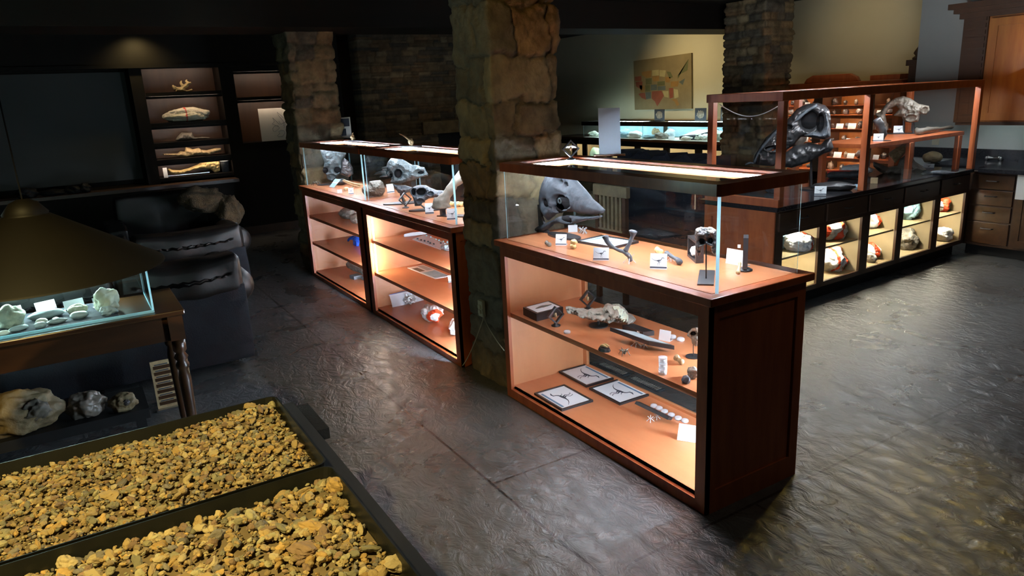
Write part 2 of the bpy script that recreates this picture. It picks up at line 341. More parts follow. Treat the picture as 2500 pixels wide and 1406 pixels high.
# ================================================================ the room shell
def floor_mat():
    m, N, L, b = nt('stamped_concrete')
    g = N.new('ShaderNodeNewGeometry'); sx = N.new('ShaderNodeSeparateXYZ'); L.new(g.outputs['Position'], sx.inputs[0])
    def math_(op, a, b_=None, c=None):
        n = N.new('ShaderNodeMath'); n.operation = op
        for i, q in enumerate((a, b_, c)):
            if q is None: continue
            if isinstance(q, (int, float)): n.inputs[i].default_value = q
            else: L.new(q, n.inputs[i])
        return n.outputs[0]
    Xo, Yo = sx.outputs[0], sx.outputs[1]
    def line(co, v, lo=None, hi=None, other=None):
        d = math_('ABSOLUTE', math_('SUBTRACT', co, v)); q = math_('LESS_THAN', d, .0065)
        if lo is not None: q = math_('MULTIPLY', q, math_('GREATER_THAN', other, lo))
        if hi is not None: q = math_('MULTIPLY', q, math_('LESS_THAN', other, hi))
        return q
    ls = [line(Yo, -.55), line(Xo, -2.36, -.5, .7, Yo), line(Xo, -.755, -.54, .8, Yo), line(Xo, .03, -.4, 4, Yo), line(Yo, .25, .03, 3.2, Xo), line(Xo, 1.1, -3, .25, Yo), line(Yo, 1.9, .03, 3.2, Xo)]
    q = ls[0]
    for l in ls[1:]: q = math_('MAXIMUM', q, l)
    n1 = N.new('ShaderNodeTexNoise'); n1.inputs['Scale'].default_value = 1.7; n1.inputs['Detail'].default_value = 8; n1.inputs['Roughness'].default_value = .65; n1.inputs['Distortion'].default_value = .6
    L.new(g.outputs['Position'], n1.inputs['Vector'])
    r = ramp(N, [(.3, (.046, .042, .042)), (.45, (.070, .070, .071)), (.58, (.086, .087, .090)), (.72, (.058, .053, .052))]); L.new(n1.outputs['Fac'], r.inputs[0])
    x = N.new('ShaderNodeMix'); x.data_type = 'RGBA'; L.new(q, x.inputs['Factor']); L.new(r.outputs[0], x.inputs['A']); x.inputs['B'].default_value = (.012, .010, .010, 1)
    L.new(x.outputs['Result'], b.inputs['Base Color'])
    mp = N.new('ShaderNodeMapping'); mp.inputs['Scale'].default_value = (1.8, 2.9, 1); mp.inputs['Rotation'].default_value = (0, 0, .5); L.new(g.outputs['Position'], mp.inputs[0])
    n2 = N.new('ShaderNodeTexNoise'); n2.inputs['Scale'].default_value = 4.6; n2.inputs['Detail'].default_value = 9; n2.inputs['Roughness'].default_value = .6; n2.inputs['Distortion'].default_value = .9; L.new(mp.outputs[0], n2.inputs['Vector'])
    n3 = N.new('ShaderNodeTexNoise'); n3.noise_type = 'RIDGED_MULTIFRACTAL'; n3.inputs['Scale'].default_value = 2.6; n3.inputs['Detail'].default_value = 5; n3.inputs['Distortion'].default_value = .8; L.new(mp.outputs[0], n3.inputs['Vector'])
    h = math_('ADD', n2.outputs['Fac'], math_('MULTIPLY', n3.outputs['Fac'], .07)); h = math_('SUBTRACT', h, math_('MULTIPLY', q, .6))
    bp = N.new('ShaderNodeBump'); bp.inputs['Strength'].default_value = .55; bp.inputs['Distance'].default_value = .022; L.new(h, bp.inputs['Height']); L.new(bp.outputs[0], b.inputs['Normal'])
    rr = N.new('ShaderNodeMapRange'); rr.inputs[1].default_value = .3; rr.inputs[2].default_value = .7; rr.inputs[3].default_value = .24; rr.inputs[4].default_value = .34; L.new(n1.outputs['Fac'], rr.inputs[0]); L.new(rr.outputs[0], b.inputs['Roughness'])
    b.inputs['Specular IOR Level'].default_value = .65; b.inputs['Coat Weight'].default_value = .18; b.inputs['Coat Roughness'].default_value = .22; L.new(bp.outputs[0], b.inputs['Coat Normal'])
    return m
CZ = 2.67
struct(MB().box(-10.4, 3.6, -4.6, 6.6, -.08, 0).build('floor', floor_mat()))
struct(MB().box(-10.4, 3.6, -4.6, 6.6, CZ, CZ+.08).build('ceiling', 'ceil'))
struct(MB().box(-10.3, -2.72, 6.4, 6.5, 0, CZ).build('wall_back', 'beige'))
struct(MB().box(-2.72, 3.6, 5.95, 6.5, 0, CZ).build('wall_kitchen', 'grey'))
struct(MB().box(3.5, 3.6, -4.6, 5.95, 0, CZ).build('wall_right', 'walnut2'))
struct(MB().box(-10.3, 3.6, -4.6, -4.5, 0, CZ).build('wall_front', 'walnut'))
struct(MB().box(-10.4, -10.3, 1.5, 6.5, 0, CZ).build('wall_far', 'walnut2'))
# left wall: wood panelling with three recesses (screen, bookcase, picture niche)
wl = MB(); XW = -8.5; D = -8.95
def wallband(y0, y1, z0, z1): wl.box(D, XW, y0, y1, z0, z1)
wallband(-4.5, -3.3, 0, CZ); wallband(-3.3, 1.6, 0, .80); wallband(-3.3, 1.6, 2.25, CZ)
wallband(-1.07, -.93, .80, 2.25); wallband(-.02, .155, .80, 2.25); wallband(.155, 1.05, .80, 1.235); wallband(1.05, 1.6, .80, 2.25); wallband(.155, 1.05, 2.16, 2.25)
wl.box(D-.05, D, -4.5, 1.6, 0, CZ)
struct(wl.build('wall_left', 'walnut'))
struct(MB().box(XW, XW+.03, -4.5, 1.6, 0, .11).build('baseboard_left', 'walnut2'))
struct(MB().box(XW-.02, XW+.05, -4.5, 1.6, 2.23, 2.27).build('trim_1', 'walnut'))
struct(MB().box(XW, XW+.30, -4.4, -.02, .76, .80).build('trim_2', 'walnut2'))
b = MB(); b.box(-5.75, -5.05, -4.5, 6.4, 2.37, CZ); struct(b.build('trim_3', 'beam'))
b = MB(); b.box(-2.1, -1.55, -4.5, 6.4, 2.52, CZ); struct(b.build('trim_4', 'beam'))
# ---------------------------------------------------------------- stone work
def stone_layout(W, H, ch, lw, seed):
    R = random.Random(seed); rows = []; z = 0
    while z < H:
        h = R.uniform(*ch)
        if z+h > H-ch[0]*.6: h = H-z
        x = 0; row = []
        while x < W-1e-6:
            l = R.uniform(*lw)
            if x+l > W-lw[0]*.6: l = W-x
            if h > ch[0]*2.1 and R.random() < .45:
                k = R.uniform(.35, .65)*h; row += [(x, x+l, z, z+k), (x, x+l, z+k, z+h)]
            else: row.append((x, x+l, z, z+h))
            x += l
        rows += row; z += h
    return rows
def stone_height(W, H, res, ch, lw, seed, amp, wig, cols):
    R = random.Random(seed+9); rects = stone_layout(W, H, ch, lw, seed); nu = int(W/res)+1; nv = int(H/res)+1
    u = np.linspace(0, W, nu); v = np.linspace(0, H, nv); U, V = np.meshgrid(u, v, indexing='ij'); U2 = U.copy(); V2 = V.copy()
    for i in range(nu):
        for j in range(nv):
            p = Vector((u[i]*5, v[j]*5, seed)); U2[i, j] += wig*noise.noise(p)+wig*.4*noise.noise(p*4); V2[i, j] += wig*noise.noise(p+Vector((9, 9, 9)))+wig*.5*noise.noise(p*4+Vector((5, 5, 5)))
    Hh = np.zeros((nu, nv)); Cc = np.ones((nu, nv, 3))*.35
    for (a, b_, c, d) in rects:
        A = a if a > 0 else -9; B = b_ if b_ < W-1e-6 else 99; Dd = d if d < H-1e-6 else 99
        e = np.minimum(np.minimum(U2-A, B-U2), np.minimum(V2-c if c > 0 else V2+9, Dd-V2)); ins = e > 0
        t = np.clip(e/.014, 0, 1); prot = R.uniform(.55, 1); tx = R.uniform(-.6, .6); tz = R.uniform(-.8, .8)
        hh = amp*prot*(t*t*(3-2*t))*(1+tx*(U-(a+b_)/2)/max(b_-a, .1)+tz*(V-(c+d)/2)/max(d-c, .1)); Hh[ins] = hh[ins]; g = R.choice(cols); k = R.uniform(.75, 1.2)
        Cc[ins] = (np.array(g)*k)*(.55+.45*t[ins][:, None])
    for i in range(nu):
        for j in range(nv):
            p = Vector((u[i]*14, v[j]*14, seed)); Hh[i, j] += amp*.45*noise.noise(p)+amp*.25*noise.noise(p*3)+amp*.5*noise.noise(p*.35)
    return U, V, Hh, Cc
def colored(me, cols):
    a = me.color_attributes.new('tone', 'FLOAT_COLOR', 'POINT'); flat = np.ones((len(cols), 4)); flat[:, :3] = cols; a.data.foreach_set('color', flat.ravel())
STC = [(1, .86, .62), (.8, .68, .5), (.62, .58, .52), (1.0, .75, .5), (.5, .5, .5), (1.1, .98, .75)]
M['stone'] = mat('ledge_stone', (.36, .31, .22), (.17, .14, .10), .8, 9, bump=.7, bscale=34, attr='tone', dist=.012)
M['stoned'] = mat('dark_ledge_stone', (.20, .17, .13), (.10, .085, .07), .85, 9, bump=.7, bscale=34, attr='tone', dist=.012)
def pillar(name, x0, x1, y0, y1, ztop, res, ch, lw, seed, label, amp=.035, mt='stone', wig=.02):
    w_, d_ = x1-x0, y1-y0; W = 2*(w_+d_); U, V, Hh, Cc = stone_height(W, ztop, res, ch, lw, seed, amp, wig, STC)
    Hh[-1] = Hh[0]; nu, nv = U.shape; vs = []
    def per(p):
        p %= W
        if p < w_: q = (x0+p, y0); n = (0, -1)
        elif p < w_+d_: q = (x1, y0+p-w_); n = (1, 0)
        elif p < 2*w_+d_: q = (x1-(p-w_-d_), y1); n = (0, 1)
        else: q = (x0, y1-(p-2*w_-d_)); n = (-1, 0)
        return q, n
    for i in range(nu-1):
        q, n = per(U[i, 0]); na = np.zeros(2)
        for k in (-.03, -.015, 0, .015, .03): na += per(U[i, 0]+k)[1]
        na /= np.linalg.norm(na)
        for j in range(nv): h = Hh[i, j]-amp*.5; vs.append((q[0]+na[0]*h, q[1]+na[1]*h, V[i, j]))
    m = nu-1; fs = [(i*nv+j, ((i+1) % m)*nv+j, ((i+1) % m)*nv+j+1, i*nv+j+1) for i in range(m) for j in range(nv-1)]
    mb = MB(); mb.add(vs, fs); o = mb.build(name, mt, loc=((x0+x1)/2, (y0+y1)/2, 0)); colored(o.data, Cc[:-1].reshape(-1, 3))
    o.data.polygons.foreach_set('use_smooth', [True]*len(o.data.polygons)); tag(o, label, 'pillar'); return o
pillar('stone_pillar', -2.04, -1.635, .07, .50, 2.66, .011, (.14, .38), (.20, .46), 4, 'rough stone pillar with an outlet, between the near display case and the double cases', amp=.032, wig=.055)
pillar('stone_pillar', -5.86, -5.47, .07, .52, 2.37, .02, (.10, .30), (.16, .40), 8, 'rough stone pillar behind the far end of the double display cases', amp=.036, wig=.03)
pillar('stone_pillar', -4.93, -4.30, 5.45, 5.95, 2.66, .02, (.05, .16), (.12, .34), 12, 'stacked stone pillar in front of the beige wall beside the map', amp=.035, mt='stone', wig=.012)
# fireplace wall of thin ledge stone
def stonewall(name, x, y0, y1, z0, z1, res, ch, lw, seed, amp, mt, thick=.3):
    U, V, Hh, Cc = stone_height(y1-y0, z1-z0, res, ch, lw, seed, amp, .012, STC); nu, nv = U.shape
    vs = [(x+Hh[i, j], y0+U[i, j], z0+V[i, j]) for i in range(nu) for j in range(nv)]+[(x-thick, y0+U[i, j], z0+V[i, j]) for i in range(nu) for j in range(nv)]
    k = nu*nv; fs = [(i*nv+j, (i+1)*nv+j, (i+1)*nv+j+1, i*nv+j+1) for i in range(nu-1) for j in range(nv-1)]
    bd = [i*nv for i in range(nu)]+[(nu-1)*nv+j for j in range(1, nv)]+[i*nv+nv-1 for i in range(nu-2, -1, -1)]+[j for j in range(nv-2, 0, -1)]
    fs += [(bd[i], k+bd[i], k+bd[(i+1) % len(bd)], bd[(i+1) % len(bd)]) for i in range(len(bd))]
    fs += [(k, k+nv-1, k+nu*nv-1, k+(nu-1)*nv)]
    return vs, fs, np.concatenate([Cc.reshape(-1, 3)]*2)
fp = thing('fireplace', 'tall fireplace of thin stacked stone on the far wall between two pillars', 'fireplace', (-8.45, 3.1, 0))
def fpiece(nm, y0, y1, z0, z1, seed):
    vs, fs, cc = stonewall('', -8.42, y0, y1, z0, z1, .02, (.035, .10), (.10, .34), seed, .03, 'stoned'); mb = MB(); mb.add(vs, fs); o = mb.build(nm, 'stoned', fp, smooth=True); colored(o.data, cc)
fpiece('chimney_breast', 1.85, 4.3, 1.17, CZ, 31); fpiece('stone_side', 1.85, 3.02, 0, 1.17, 32); fpiece('stone_side', 3.75, 4.3, 0, 1.17, 33)
MB().box(-8.74, -8.72, 3.0, 3.8, 0, 1.2).build('firebox', 'blackm', fp)
MB().box(-8.45, -8.33, 2.75, 4.0, 1.17, 1.36).build('lintel', 'geode', fp, bevel=.01)
# ================================================================ display cases
def glassbox(mb_mat, root, x0, x1, y0, y1, z0, z1, t=.006, edges=True, sides='lrfb'):
    P = {'f': (x0, x1, y0, y0+t), 'b': (x0, x1, y1-t, y1), 'l': (x0, x0+t, y0+t, y1-t), 'r': (x1-t, x1, y0+t, y1-t)}
    for k in sides:
        a, b_, c, d = P[k]
        if k in 'fb': vs = [(a, (c+d)/2, z0), (b_, (c+d)/2, z0), (b_, (c+d)/2, z1), (a, (c+d)/2, z1)]
        else: vs = [((a+b_)/2, c, z0), ((a+b_)/2, d, z0), ((a+b_)/2, d, z1), ((a+b_)/2, c, z1)]
        MB().poly(vs).build('glass_pane', mb_mat, root)
    if edges:
        e = .0045
        for (x, y, s) in ((x0, y0, -1), (x1, y0, 1), (x0, y1, 1), (x1, y1, -1)):
            MB().add([(x-e, y-e*s, z0), (x+e, y+e*s, z0), (x+e, y+e*s, z1), (x-e, y-e*s, z1)], [(0, 1, 2, 3)]).build('glass_edge', 'edge', root)
def canopy(root, x0, x1, y0, y1, z0, z1, wood, fw=.075, leds='lb', ledm='led'):
    c = .012
    def fr(a, b_, cx, d): return [(x0+a, y0+cx), (x1-b_, y0+cx)]
    o = [(x0+c, y0), (x1-c, y0), (x1, y0+c), (x1, y1-c), (x1-c, y1), (x0+c, y1), (x0, y1-c), (x0, y0+c)]
    i = [(x0+fw, y0+fw), (x1-fw, y0+fw), (x1-fw, y0+fw), (x1-fw, y1-fw), (x1-fw, y1-fw), (x0+fw, y1-fw), (x0+fw, y1-fw), (x0+fw, y0+fw)]
    n = 8; vs = [(*p, z0) for p in o]+[(*p, z0) for p in i]+[(*p, z1) for p in i]+[(*p, z1) for p in o]; fs = []
    for k in range(n):
        q = (k+1) % n
        for L_ in range(4): a, b_ = L_*n, ((L_+1) % 4)*n; fs.append((a+k, a+q, b_+q, b_+k))
    mb = MB(); mb.add(vs, fs); mb.build('canopy_frame', wood, root)
    MB().poly([(x0+fw-.01, y0+fw-.01, z1-.004), (x1-fw+.01, y0+fw-.01, z1-.004), (x1-fw+.01, y1-fw+.01, z1-.004), (x0+fw-.01, y1-fw+.01, z1-.004)]).build('top_glass', 'glass', root)
    zl = z0+.014; s = .008; zh = z1-.014
    L_ = {'b': (x0+fw, x1-fw, y1-fw-s, y1-fw), 'l': (x0+fw, x0+fw+s, y0+fw, y1-fw), 'r': (x1-fw-s, x1-fw, y0+fw, y1-fw), 'f': (x0+fw, x1-fw, y0+fw, y0+fw+s)}
    for k in leds:
        a, b_, c_, d = L_[k]; MB().box(a, b_, c_, d, zl, zh).build('led_or_fill_strip', ledm, root); hd = .03; h_ = {'b': (a, b_, c_-hd, d), 'f': (a, b_, c_, d+hd), 'l': (a, b_+hd, c_, d), 'r': (a-hd, b_, c_, d)}[k]; MB().box(*h_, zh+.001, zh+.003).build('added_led_hood', wood, root)  # hood is an added blocker against upward spill from the strip
def base_case(root, x0, x1, y0, y1, H, zo0, zo1, xo0, xo1, shelves, ct, depth_in=.03, backopen=True, front_b=.023, wood='cherry', glassfront=True):
    fb = front_b; X0, X1, Y0, Y1 = x0+fb, x1-fb, y0+fb, y1-fb
    MB().box(x0, x1, y0, y1, H-ct, H).build('countertop', 'cherry', root, bevel=.004)
    MB().box(x0+.05, x1-.05, y0+.055, y1-.05, H, H+.0015).build('deck_panel', 'cherry_h', root)
    MB().box(X0, xo0, Y0, Y0+.02, 0, H-ct).build('stile', wood, root); MB().box(xo1, X1, Y0, Y0+.02, 0, H-ct).build('stile', wood, root)
    MB().box(xo0, xo1, Y0, Y0+.02, zo1, H-ct).build('top_rail', wood, root); MB().box(xo0, xo1, Y0, Y0+.02, 0, zo0-.012).build('bottom_rail', wood, root)
    MB().box(xo0-.004, xo1+.004, Y0+.02, Y0+.034, zo0-.012, zo0-.004).build('track', 'cherry_h', root)
    MB().box(X0+.006, X0+.024, Y0+.02, Y1, 0, H-ct).build('side_panel', 'cherry_in', root)
    # right end: a recessed panel in a frame
    MB().box(X1-.024, X1-.008, Y0+.02, Y1, 0, H-ct).build('side_panel', wood, root)
    f = MB(); f.box(X1-.008, X1, Y0, Y0+.05, 0, H-ct); f.box(X1-.008, X1, Y1-.05, Y1, 0, H-ct); f.box(X1-.008, X1, Y0+.05, Y1-.05, H-ct-.06, H-ct); f.box(X1-.008, X1, Y0+.05, Y1-.05, 0, .10); f.build('side_frame', wood, root)
    MB().box(X0+.024, X1-.024, Y0+.02, Y1-.02, zo0-.03, zo0-.004).build('bottom_panel', 'cherry_h', root)
    for z in shelves: MB().box(X0+.024, X1-.024, Y0+.03, Y1-.03, z-.026, z).build('shelf', 'cherry_h', root)
    MB().box(X0+.024, X1-.024, Y0+.02, Y1-.02, H-ct-.01, H-ct-.004).build('top_lining', 'cherry_in', root)
    if backopen:
        MB().box(X0+.024, X0+.06, Y1-.02, Y1, 0, H-ct).build('back_stile', 'cherry_in', root); MB().box(X1-.07, X1-.024, Y1-.02, Y1, 0, H-ct).build('back_stile', 'cherry_in', root)
        MB().box(X0+.06, X1-.07, Y1-.02, Y1, 0, zo0+.012).build('back_rail', 'cherry_in', root); MB().box(X0+.06, X1-.07, Y1-.02, Y1, zo1-.01, H-ct).build('back_rail', 'cherry_in', root)
        MB().poly([(X0+.06, Y1-.01, zo0), (X1-.07, Y1-.01, zo0), (X1-.07, Y1-.01, zo1), (X0+.06, Y1-.01, zo1)]).build('back_glass', 'glass2', root)
    else: MB().box(X0+.024, X1-.024, Y1-.02, Y1, 0, H-ct).build('back_panel', 'cherry_in', root)
    if glassfront: MB().poly([(xo0-.004, Y0+.026, zo0-.006), (xo1+.004, Y0+.026, zo0-.006), (xo1+.004, Y0+.026, zo1+.004), (xo0-.004, Y0+.026, zo1+.004)]).build('front_glass', 'glass2', root)
HM = .92
near = thing('display_case', 'near cherry wood display case under an acrylic canopy, tall hadrosaur skull inside', 'display case', (-.79, .3, 0))
base_case(near, -1.581, 0, 0, .60, HM, .062, .832, -1.512, -.085, [.50], .033)
glassbox('glass', near, -1.545, -.037, .069, .531, HM+.0015, 1.29)
canopy(near, -1.564, -.017, .045, .556, 1.29, 1.334, 'cherry', .075, 'lbrf')
for (z0, z1) in ((.08, .46), (.53, .80)): MB().box(-.090, -.076, .551, .555, z0, z1).build('led_or_fill_strip', 'ledm', near)
for z in (.4695, .868): MB().box(-1.33, -.22, .105, .109, z, z+.004).build('led_or_fill_strip', 'ledlo', near)
DX = [(-5.431, -3.712, -5.32, -3.849), (-3.706, -2.089, -3.609, -2.178)]
dlab = ['far one of the two joined cherry display cases, horned skull and thin ribs inside', 'cherry display case of the joined pair nearer the stone pillar, domed skull inside']
for k, (x0, x1, a, b_) in enumerate(DX):
    dy = 0 if k == 0 else -.006
    t = thing('display_case', dlab[k], 'display case', ((x0+x1)/2, .3, 0), group='pair of joined cherry display cases')
    base_case(t, x0, x1, dy, .60, HM, .048, .829, a, b_, [.62, .35], .035, backopen=False)
    glassbox('glass', t, x0+.072 if k == 0 else x0+.03, x1-.035 if k == 0 else x1-.072, .074, .531, HM+.0015, 1.292)
    canopy(t, x0+.05 if k == 0 else x0+.001, x1-.001 if k == 0 else x1-.05, .045, .556, 1.292, 1.336, 'cherry', .09, 'lbrf')
    for (z0, z1) in ((.06, .32), (.36, .59), (.63, .80)):
        MB().box(x1-.0535, x1-.0495, .049, .059, z0, z1).build('led_or_fill_strip', 'ledx', t); MB().box(x1-.0535, x1-.0495, .535, .549, z0, z1).build('led_or_fill_strip', 'ledy', t)
        if k == 1 and z0 > .3: MB().box(a+.012, a+.022, .052, .057, z0, z1).build('led_or_fill_strip', 'ledlo' if z0 > .5 else M['ledw'], t)
# ---------------------------------------------------------------- long island cabinet and its cage (local frame: -x is back, y runs along the front)
TH = .0436; IS = (-1.5172, 2.2759)
isl = thing('island_cabinet', 'long dark wood island with black counter and ten lit cubbies of plaster jackets', 'cabinet', (*IS, 0), TH)
def IL(o_mb, nm, mt, root=None, **k): return o_mb.build(nm, mt, root or isl, local=True, **k)
LI, HI, WI = 2.90, .822, .72
IL(MB().box(-WI, .0, 0, LI, HI-.035, HI), 'counter', 'granite', bevel=.005)
op = [(.125, .570), (.665, 1.150), (1.262, 1.687), (1.775, 2.294), (2.395, 2.855)]
f = MB(); F0, F1 = -.05, -.03
xs = [.04]+[v for o_ in op for v in o_]+[LI]
for i in range(0, len(xs), 2): f.box(F0, F1, xs[i], xs[i+1], .12, .625)
f.box(F0, F1, .04, LI, .12, .158); f.box(F0, F1, .04, LI, .603, HI-.035)
IL(f, 'face_frame', 'walnut2')
dr = [(.06, .60), (.64, 1.18), (1.22, 1.72), (1.76, 2.32), (2.36, 2.87)]
for i, (a, b_) in enumerate(dr):
    d = IL(MB().box(-.03, -.016, a, b_, .638, HI-.05), 'drawer', 'walnut2', bevel=.003)
    h = MB().tube([(-.016, (a+b_)/2-.05, .715), (.008, (a+b_)/2-.035, .712), (.008, (a+b_)/2+.035, .712), (-.016, (a+b_)/2+.05, .715)], .004, 8); IL(h, 'handle', 'black', d)
IL(MB().box(-WI+.05, -.115, .05, LI, 0, .12), 'toe_kick', 'blackm')
cb = MB(); cb.box(-.5, -.48, .06, LI, .12, .63); cb.box(-.48, -.05, .05, LI, .128, .150); cb.box(-.48, -.05, .05, LI, .612, .625)
for (a, b_) in op: cb.box(-.48, -.05, a-.02, a-.004, .15, .62); cb.box(-.48, -.05, b_+.004, b_+.02, .15, .62)
IL(cb, 'cubby_lining', 'maple')
for (a, b_) in op:
    IL(MB().box(-.47, -.06, a-.004, b_+.004, .408, .422), 'shelf', 'maple')
    for zz in (.404, .608): IL(MB().box(-.13, -.10, (a+b_)/2+.02, (a+b_)/2+.05, zz, zz+.003), 'puck_light', 'ledc')
for (a, b_) in op:
    IL(MB().box(-.46, -.455, a+.05, b_-.05, .400, .404), 'led_or_fill_strip', 'ledw'); 
e = MB(); e.box(-WI+.05, -.05, .03, .045, .0, HI-.035); IL(e, 'end_panel', 'cherry')
e = MB(); e.box(-WI+.05, -.03, .018, .03, .0, .09); e.box(-WI+.05, -.03, .018, .03, .70, HI-.035); e.box(-WI+.05, -WI+.12, .018, .03, .09, .70); e.box(-.10, -.03, .018, .03, .09, .70); IL(e, 'end_frame', 'cherry')
def isl_xy(xl, yl, z): return Vector((IS[0]+xl*math.cos(TH)-yl*math.sin(TH), IS[1]+xl*math.sin(TH)+yl*math.cos(TH), z))
cage = thing('display_cage', 'long glazed case in a red brown timber frame standing on the island counter', 'display case', (*IS, HI), TH)
CT = 1.613-HI; CB = 1.553-HI; CW = .66; LC = 2.895
def CG(mb, nm, mt, **k): return mb.build(nm, mt, cage, local=True, **k)
MB_ = MB
for (x, y, nm) in ((-.05, .02, 'post'), (-CW, .02, 'post'), (-.05, 1.075, 'post'), (-CW, 1.075, 'post'), (-.05, LC-.05, 'post'), (-CW, LC-.05, 'post')):
    CG(MB().box(x, x+.05, y, y+.05, 0, CT), nm, 'cherry', bevel=.003)
CG(MB().box(-.05, .002, 0, LC, CB, CT), 'top_rail', 'cherry', bevel=.003); CG(MB().box(-CW, -CW+.05, 0, LC, CB, CT), 'top_rail', 'cherry', bevel=.003)
for y in (0, LC-.05): CG(MB().box(-CW, 0, y, y+.05, CB, CT), 'end_rail', 'cherry', bevel=.003)
CG(MB().box(-CW, 0, 0.005, .05, 0, .055), 'bottom_rail', 'cherry')
for y0, y1 in ((.045, 1.07), (1.13, LC-.05)): CG(MB().poly([(-.02, y0, 0), (-.02, y1, 0), (-.02, y1, CB), (-.02, y0, CB)]), 'glass_pane', 'glass'); CG(MB().poly([(-CW+.02, y0, 0), (-CW+.02, y1, 0), (-CW+.02, y1, CB), (-CW+.02, y0, CB)]), 'glass_pane', 'glass2')
CG(MB().poly([(-CW+.05, .02, 0.05), (-.05, .02, .05), (-.05, .02, CB), (-CW+.05, .02, CB)]), 'glass_pane', 'glass2')
CG(MB().poly([(-CW+.03, .03, CT-.005), (-.03, .03, CT-.005), (-.03, LC-.03, CT-.005), (-CW+.03, LC-.03, CT-.005)]), 'top_glass', 'glass2')
for (y0, y1) in ((.15, .95), (1.25, 2.0), (2.1, 2.7)): CG(MB().box(-.115, -.105, y0, y1, CT-.03, CT-.026), 'led_or_fill_strip', 'ledg')
bench = thing('display_bench', 'low wooden bench shelf inside the long timber framed glass case', 'bench', (*IS, HI), TH)
BZ = 1.163-HI
bench_parts = [('bench_top', MB().box(-.55, -.10, 1.28, 2.85, BZ-.035, BZ)), ('leg', MB().box(-.13, -.09, 2.74, 2.80, 0, BZ-.035)), ('leg', MB().box(-.55, -.51, 2.74, 2.80, 0, BZ-.035)), ('leg', MB().box(-.13, -.09, 1.9, 1.96, 0, BZ-.035)), ('leg', MB().box(-.55, -.51, 1.30, 1.36, 0, BZ-.035))]
bench_parts += [('cross_rail', MB().box(-.60, -.565, .70, 1.9, BZ-.06, BZ-.005))]
for nm, mb in bench_parts: mb.build(nm, 'cherry', bench, local=True, bevel=.003)
# ---------------------------------------------------------------- kitchen run behind the island
kit = thing('kitchen_cabinet', 'brown base cabinet run under the black counter along the kitchen wall', 'cabinet', (0, 5.6, 0))
KY = 5.26
MB().box(-1.72, 3.4, KY, 5.95, .10, .787).build('carcass', 'walnut2', kit); MB().box(-1.72, 3.4, KY+.07, 5.95, 0, .10).build('toe_kick', 'blackm', kit)
zs = [(.125, .325), (.335, .475), (.485, .625), (.635, .765)]
for z0, z1 in zs:
    d = MB().box(-1.69, -1.33, KY-.018, KY, z0, z1).build('drawer', 'table', kit, bevel=.004); zc = z1-.055
    MB().tube([(-1.56, KY-.018, zc), (-1.555, KY-.042, zc), (-1.465, KY-.042, zc), (-1.46, KY-.018, zc)], .005, 8).build('handle', 'black', d)
for x in (-1.30, -.74, -.18, .38):
    d = MB().box(x, x+.54, KY-.018, KY, .125, .765).build('cabinet_door', 'table', kit, bevel=.004); m_ = MB(); m_.box(x, x+.54, KY-.026, KY-.018, .125, .19); m_.box(x, x+.54, KY-.026, KY-.018, .70, .765); m_.box(x, x+.06, KY-.026, KY-.018, .19, .70); m_.box(x+.48, x+.54, KY-.026, KY-.018, .19, .70); m_.build('door_frame', 'table', d)
wt = thing('worktop', 'black stone worktop with a backsplash against the grey kitchen wall', 'worktop', (0, 5.6, .787))
MB().box(-1.62, 3.4, 5.19, 5.93, .787, .822).build('slab', 'granite', wt); MB().box(-2.72, 3.4, 5.93, 5.949, .822, .93).build('backsplash', 'granite', wt); MB().box(-2.2, -1.62, 5.35, 5.93, .787, .822).build('slab', 'granite', wt)
up = thing('wall_cupboard', 'honey wood wall cupboard with a crown moulding above the kitchen worktop', 'cupboard', (0, 5.7, 1.21))
UY = 5.6
MB().box(-2.08, 3.4, UY, 5.95, 1.215, 2.25).build('carcass', 'honey', up)
MB().box(-2.08, 3.4, UY, UY+.02, 1.185, 1.215).build('added_valance', 'walnut2', up); MB().box(-2.0, -1.2, UY+.12, UY+.13, 1.208, 1.213).build('led_or_fill_strip', 'ledf', up)  # strip is an added light for the wall; front board added to hide it
p_ = MB().box(-2.09, -1.87, UY-.02, UY, 1.21, 2.2); 
for z in np.arange(1.24, 2.15, .06): p_.box(-2.075, -1.885, UY-.03, UY-.02, z, z+.035)
p_.build('pilaster', 'walnut2', up)
c_ = MB(); c_.slab([(-2.16, UY-.09, 2.22), (3.4, UY-.09, 2.22), (3.4, 5.94, 2.22), (-2.16, 5.94, 2.22)], .04); c_.slab([(-2.12, UY-.05, 2.17), (3.4, UY-.05, 2.17), (3.4, 5.94, 2.17), (-2.12, 5.94, 2.17)], .05); c_.slab([(-2.2, UY-.12, 2.26), (3.4, UY-.12, 2.26), (3.4, 5.94, 2.26), (-2.2, 5.94, 2.26)], .05); c_.build('crown_moulding', 'walnut2', up)
for x in (-1.85, -1.32, -.79, -.26, .27):
    d = MB().box(x, x+.51, UY-.018, UY, 1.23, 2.15).build('cupboard_door', 'honey', up, bevel=.004); m_ = MB(); m_.box(x, x+.51, UY-.026, UY-.018, 1.23, 1.30); m_.box(x, x+.51, UY-.026, UY-.018, 2.08, 2.15); m_.box(x, x+.07, UY-.026, UY-.018, 1.3, 2.08); m_.box(x+.44, x+.51, UY-.026, UY-.018, 1.3, 2.08); m_.build('door_frame', 'honey', d)
    MB().tube([(x+.40, UY-.026, 1.285), (x+.405, UY-.045, 1.285), (x+.475, UY-.045, 1.285), (x+.48, UY-.026, 1.285)], .005, 8).build('handle', 'black', d)
o = MB().box(-2.47, -2.40, 5.935, 5.949, .955, 1.05).build('wall_outlet', 'ivory'); tag(o, 'round white outlet cover on the grey wall behind the long glass case', 'outlet')
q = Y(2485, 425, 5.22); q2 = Y(2483, 487, 5.22)
